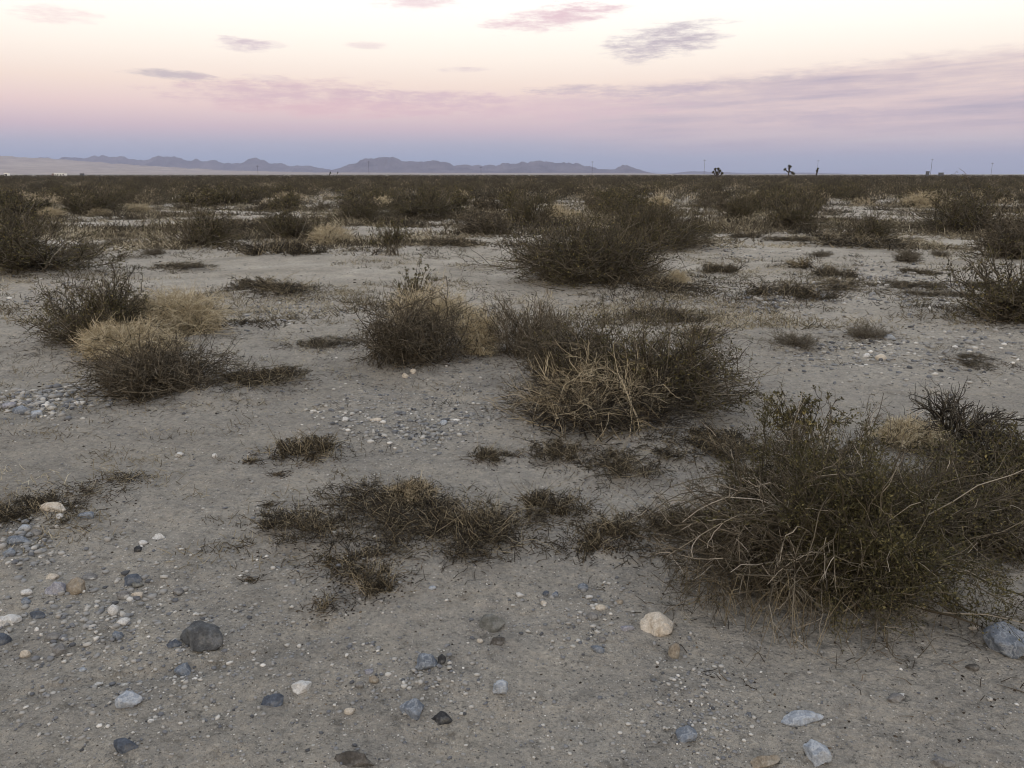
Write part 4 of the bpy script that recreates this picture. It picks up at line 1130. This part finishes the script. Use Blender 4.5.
def building(name, px, dist, L, W, Hh, wall, cat, label, wins, roof=None, lift=0.0):
    x, y = at_px(px, dist)
    root = tag(link(name, None, None, (x, y, h1(x, y) + lift)), label, cat)
    link('wall', box_mesh('wall', 0, 0, Hh / 2, L, W, Hh, wall, .05), root)
    link('roof', box_mesh('roof', 0, 0, Hh + .06, L + .25, W + .25, .12, roof or wall, .03), root)
    for q in wins:
        link('window', box_mesh('window', q, -W / 2 - .01, Hh * .6, .9, .06, .7, M['window_glass'], .01), root)
    link('door', box_mesh('door', L * .12, -W / 2 - .01, Hh * .4, .85, .06, Hh * .78, M['grey_sheet'], .01), root)
building('trailer_home', 60.5, 520, 6.4, 3.2, 1.95, M['white_paint'], 'trailer', 'long low white trailer on the skyline before the pale slope', (-2.3, -.9, 2.4), None, 0)
building('storage_box', 7, 520, 2.4, 2.2, 2.1, M['white_paint'], 'storage box', 'small white box at the picture edge on the skyline', (-.5,), None, 0)
building('shack', 54, 522, 1.5, 2.2, 1.8, M['rust'], 'shack', 'rusty red shack touching the end of the white trailer', (), None, 0)
building('shed', 927.5, 500, 1.5, 1.6, 2.9, M['grey_sheet'], 'shed', 'narrow tall grey shed at the foot of the stoutest pole', (), None, .2)
building('shed', 941, 500, 2.2, 2.0, 2.15, M['grey_sheet'], 'shed', 'wide low grey shed a little apart from the stoutest pole', (), None, .2)
building('shed', 82, 560, 2.0, 2.0, 1.75, M['grey_sheet'], 'shed', 'pale grey shed on the skyline a little apart from the white trailer', (), None, .2)

# ----------------------------------------------------------------------------- haze
def haze():
    m = bpy.data.materials.new('desert_haze'); m.use_nodes = True; nt = m.node_tree; nt.nodes.clear()
    out = nt.nodes.new('ShaderNodeOutputMaterial'); v = nt.nodes.new('ShaderNodeVolumePrincipled')
    v.inputs['Color'].default_value = (.67, .71, .95, 1); v.inputs['Density'].default_value = HAZE_D; v.inputs['Anisotropy'].default_value = .0
    nt.links.new(v.outputs[0], out.inputs['Volume'])
    me = box_mesh('haze', 0, 4000, 130, 26000, 18000, 290, m, 1)
    tag(link('haze', me), kind='stuff')
HAZE_D = 8.5e-5
haze()

# ----------------------------------------------------------------------------- sky, sun
SUN_EL, SUN_AZ = math.radians(9), math.radians(192)          # low behind the camera; azimuth clockwise from +Y
def srgb(c):
    return tuple(((v / 255) / 12.92 if v <= 10 else ((v / 255 + .055) / 1.055) ** 2.4) for v in c)

def sky():
    w = bpy.data.worlds.new('World'); SCN.world = w; w.use_nodes = True
    nt = w.node_tree; nt.nodes.clear(); L = nt.links
    def val(v, s):
        if isinstance(v, (int, float)): s.default_value = v
        else: L.new(v, s)
    def mth(op, a, b=0.0, c=0.0, clamp=False):
        n = nt.nodes.new('ShaderNodeMath'); n.operation = op; n.use_clamp = clamp
        val(a, n.inputs[0]); val(b, n.inputs[1])
        if op in ('MULTIPLY_ADD',): val(c, n.inputs[2])
        return n.outputs[0]
    tc = nt.nodes.new('ShaderNodeTexCoord')
    nv = nt.nodes.new('ShaderNodeVectorMath'); nv.operation = 'NORMALIZE'; L.new(tc.outputs['Generated'], nv.inputs[0])
    sp = nt.nodes.new('ShaderNodeSeparateXYZ'); L.new(nv.outputs[0], sp.inputs[0])
    X, Y, Z = sp.outputs
    el = mth('MULTIPLY', mth('ARCSINE', Z), 180 / PI)             # elevation in degrees
    az = mth('MULTIPLY', mth('ARCTAN2', X, Y), 180 / PI)          # azimuth in degrees from the view to the east
    t = mth('SQRT', mth('DIVIDE', mth('MAXIMUM', el, 0.0), 90.0))
    p = lambda e: math.sqrt(e / 90)
    r = ramp_node(nt, [(0, srgb((132, 150, 177))), (p(1.0), srgb((148, 163, 187))), (p(1.9), srgb((174, 172, 189))), (p(2.9), srgb((207, 183, 191))), (p(4.2), srgb((234, 205, 200))), (p(5.6), srgb((246, 223, 208))),
                       (p(7.4), (1.0, .885, .775)), (p(9.2), (1.06, .99, .89)), (p(12), (1.14, 1.09, 1.03)), (p(25), (1.02, 1.04, 1.06)), (p(50), (.76, .83, .95)), (1, (.62, .70, .87))])
    L.new(t, r.inputs[0]); colr = r.outputs[0]
    # stretched noise that frays the clouds
    cv = nt.nodes.new('ShaderNodeCombineXYZ'); L.new(mth('MULTIPLY', az, .42), cv.inputs[0]); L.new(mth('MULTIPLY', el, 2.1), cv.inputs[1])
    n1 = noise_node(nt, 1.0, 9, .70, cv.outputs[0]); n1v = mth('SUBTRACT', n1.outputs[0], .5)
    cv2 = nt.nodes.new('ShaderNodeCombineXYZ'); L.new(mth('MULTIPLY', az, .05), cv2.inputs[0]); L.new(mth('MULTIPLY', mth('ADD', el, mth('MULTIPLY', az, -.03)), .75), cv2.inputs[1])
    n2 = noise_node(nt, 1.6, 6, .6, cv2.outputs[0])
    # broad lilac bank over the right half, its top rising to the right
    topl = mth('ADD', 5.35, mth('MULTIPLY', az, .062))
    edge = mth('SUBTRACT', topl, mth('ADD', el, mth('MULTIPLY', n1v, 1.7)))
    bank = mth('MULTIPLY', map_range(nt, edge, -.15, .9, 0, 1, True), map_range(nt, mth('ADD', az, mth('MULTIPLY', n1v, 8.0)), -2, 14, 0, 1, True))
    bank = mth('MULTIPLY', bank, map_range(nt, el, .4, 2.6, .25, 1, True))
    bcol = ramp_node(nt, [(.3, srgb((180, 166, 180))), (.48, srgb((203, 183, 188))), (.62, srgb((221, 198, 194))), (.78, srgb((231, 212, 204)))]); L.new(n2.outputs[0], bcol.inputs[0])
    colr = mix_rgb(nt, mth('MULTIPLY', bank, map_range(nt, n2.outputs[0], 0.34, .62, 1.0, .52)), colr, bcol.outputs[0])
    # single clouds: (x, y, half width, half height in the photograph's pixels, tilt, colour, strength)
    CL = [(418, 2, 34, 6, 0, (232, 205, 208), .8), (558, 17, 54, 10, -.10, (222, 188, 196), .9), (664, 41, 50, 13, -.12, (186, 172, 182), .95), (246, 44, 26, 5, 0, (206, 186, 194), .85), (173, 75, 34, 4, .04, (190, 176, 182), .85),
          (284, 93, 96, 12, 0, (212, 180, 188), .85), (345, 109, 105, 8, .0, (224, 186, 190), .85), (266, 78, 20, 3, .05, (214, 192, 196), .6), (440, 98, 70, 7, .05, (212, 182, 190), .8), (574, 89, 40, 4, -.03, (192, 172, 184), .8),
          (52, 14, 30, 6, 0, (238, 212, 210), .7), (366, 45, 16, 3, 0, (226, 204, 204), .6), (464, 70, 22, 2.5, 0, (214, 194, 198), .6), (660, 92, 60, 5, -.04, (184, 166, 182), .7), (830, 117, 80, 7, -.03, (178, 162, 180), .5),
          (800, 92, 150, 8, -.05, (186, 168, 182), .4), (520, 108, 150, 12, 0, (216, 184, 192), .6)]
    for px, py, hw, hh, tilt, cc, k in CL:
        d = ray_dir(px, py); d = d / np.linalg.norm(d)
        a0 = math.degrees(math.atan2(d[0], d[1])); e0 = math.degrees(math.asin(d[2]))
        q = math.degrees(1 / F_PX) * .97
        da = mth('SUBTRACT', az, a0); de = mth('ADD', mth('SUBTRACT', el, e0), mth('MULTIPLY', da, tilt))
        s = mth('ADD', mth('POWER', mth('MULTIPLY', da, 1 / (hw * q)), 2.0), mth('POWER', mth('MULTIPLY', de, 1 / (hh * q)), 2.0))
        s = mth('ADD', s, mth('MULTIPLY', n1v, 7.0))
        f = mth('MULTIPLY', map_range(nt, s, -.7, 1.9, 1, 0, True), k)
        colr = mix_rgb(nt, f, colr, srgb(cc))
    # warm afterglow around the place where the sun has gone down, behind the camera
    sd = (math.sin(SUN_AZ), math.cos(SUN_AZ))
    cs = mth('ADD', mth('MULTIPLY', X, sd[0]), mth('MULTIPLY', Y, sd[1]))
    glow = mth('MULTIPLY', map_range(nt, cs, -.15, .95, 0, 1, True), map_range(nt, el, 0, 42, 1, 0, True))
    colr = mix_rgb(nt, glow, colr, (1.5, 1.22, .92))
    # blend in the physical sky
    st = nt.nodes.new('ShaderNodeTexSky'); st.sky_type = 'NISHITA'; st.sun_disc = False
    st.sun_elevation = SUN_EL; st.sun_rotation = SUN_AZ
    bg1 = nt.nodes.new('ShaderNodeBackground'); L.new(colr, bg1.inputs[0]); bg1.inputs[1].default_value = 1.0
    bg2 = nt.nodes.new('ShaderNodeBackground'); L.new(st.outputs[0], bg2.inputs[0]); bg2.inputs[1].default_value = .05
    mx = nt.nodes.new('ShaderNodeMixShader'); mx.inputs[0].default_value = .08
    L.new(bg1.outputs[0], mx.inputs[1]); L.new(bg2.outputs[0], mx.inputs[2])
    out = nt.nodes.new('ShaderNodeOutputWorld'); L.new(mx.outputs[0], out.inputs[0])
sky()

sun = bpy.data.lights.new('sun', 'SUN'); sun.energy = .5; sun.angle = math.radians(35); sun.color = (1, .92, .82)
so = link('sun', sun)
e = math.radians(24)
to_sun = Vector((math.sin(SUN_AZ) * math.cos(e), math.cos(SUN_AZ) * math.cos(e), math.sin(e)))
so.rotation_euler = to_sun.to_track_quat('Z', 'Y').to_euler()

# ----------------------------------------------------------------------------- camera and render
cam = bpy.data.cameras.new('camera'); cam.sensor_width = 36; cam.lens = F_PX / 1024 * 36; cam.clip_start = .05; cam.clip_end = 60000
co = link('camera', cam, None, (0, 0, CAM_H)); co.rotation_euler = (PI / 2 - PITCH, 0, 0)
SCN.camera = co
SCN.view_settings.view_transform = 'Standard'; SCN.view_settings.look = 'None'; SCN.view_settings.exposure = .28; SCN.view_settings.gamma = 1
SCN.view_settings.use_curve_mapping = False
SCN.render.engine = 'CYCLES'
SCN.cycles.max_bounces = 5; SCN.cycles.diffuse_bounces = 3; SCN.cycles.volume_bounces = 0
SCN.cycles.use_denoising = True
SCN.cycles.filter_width = 1.05
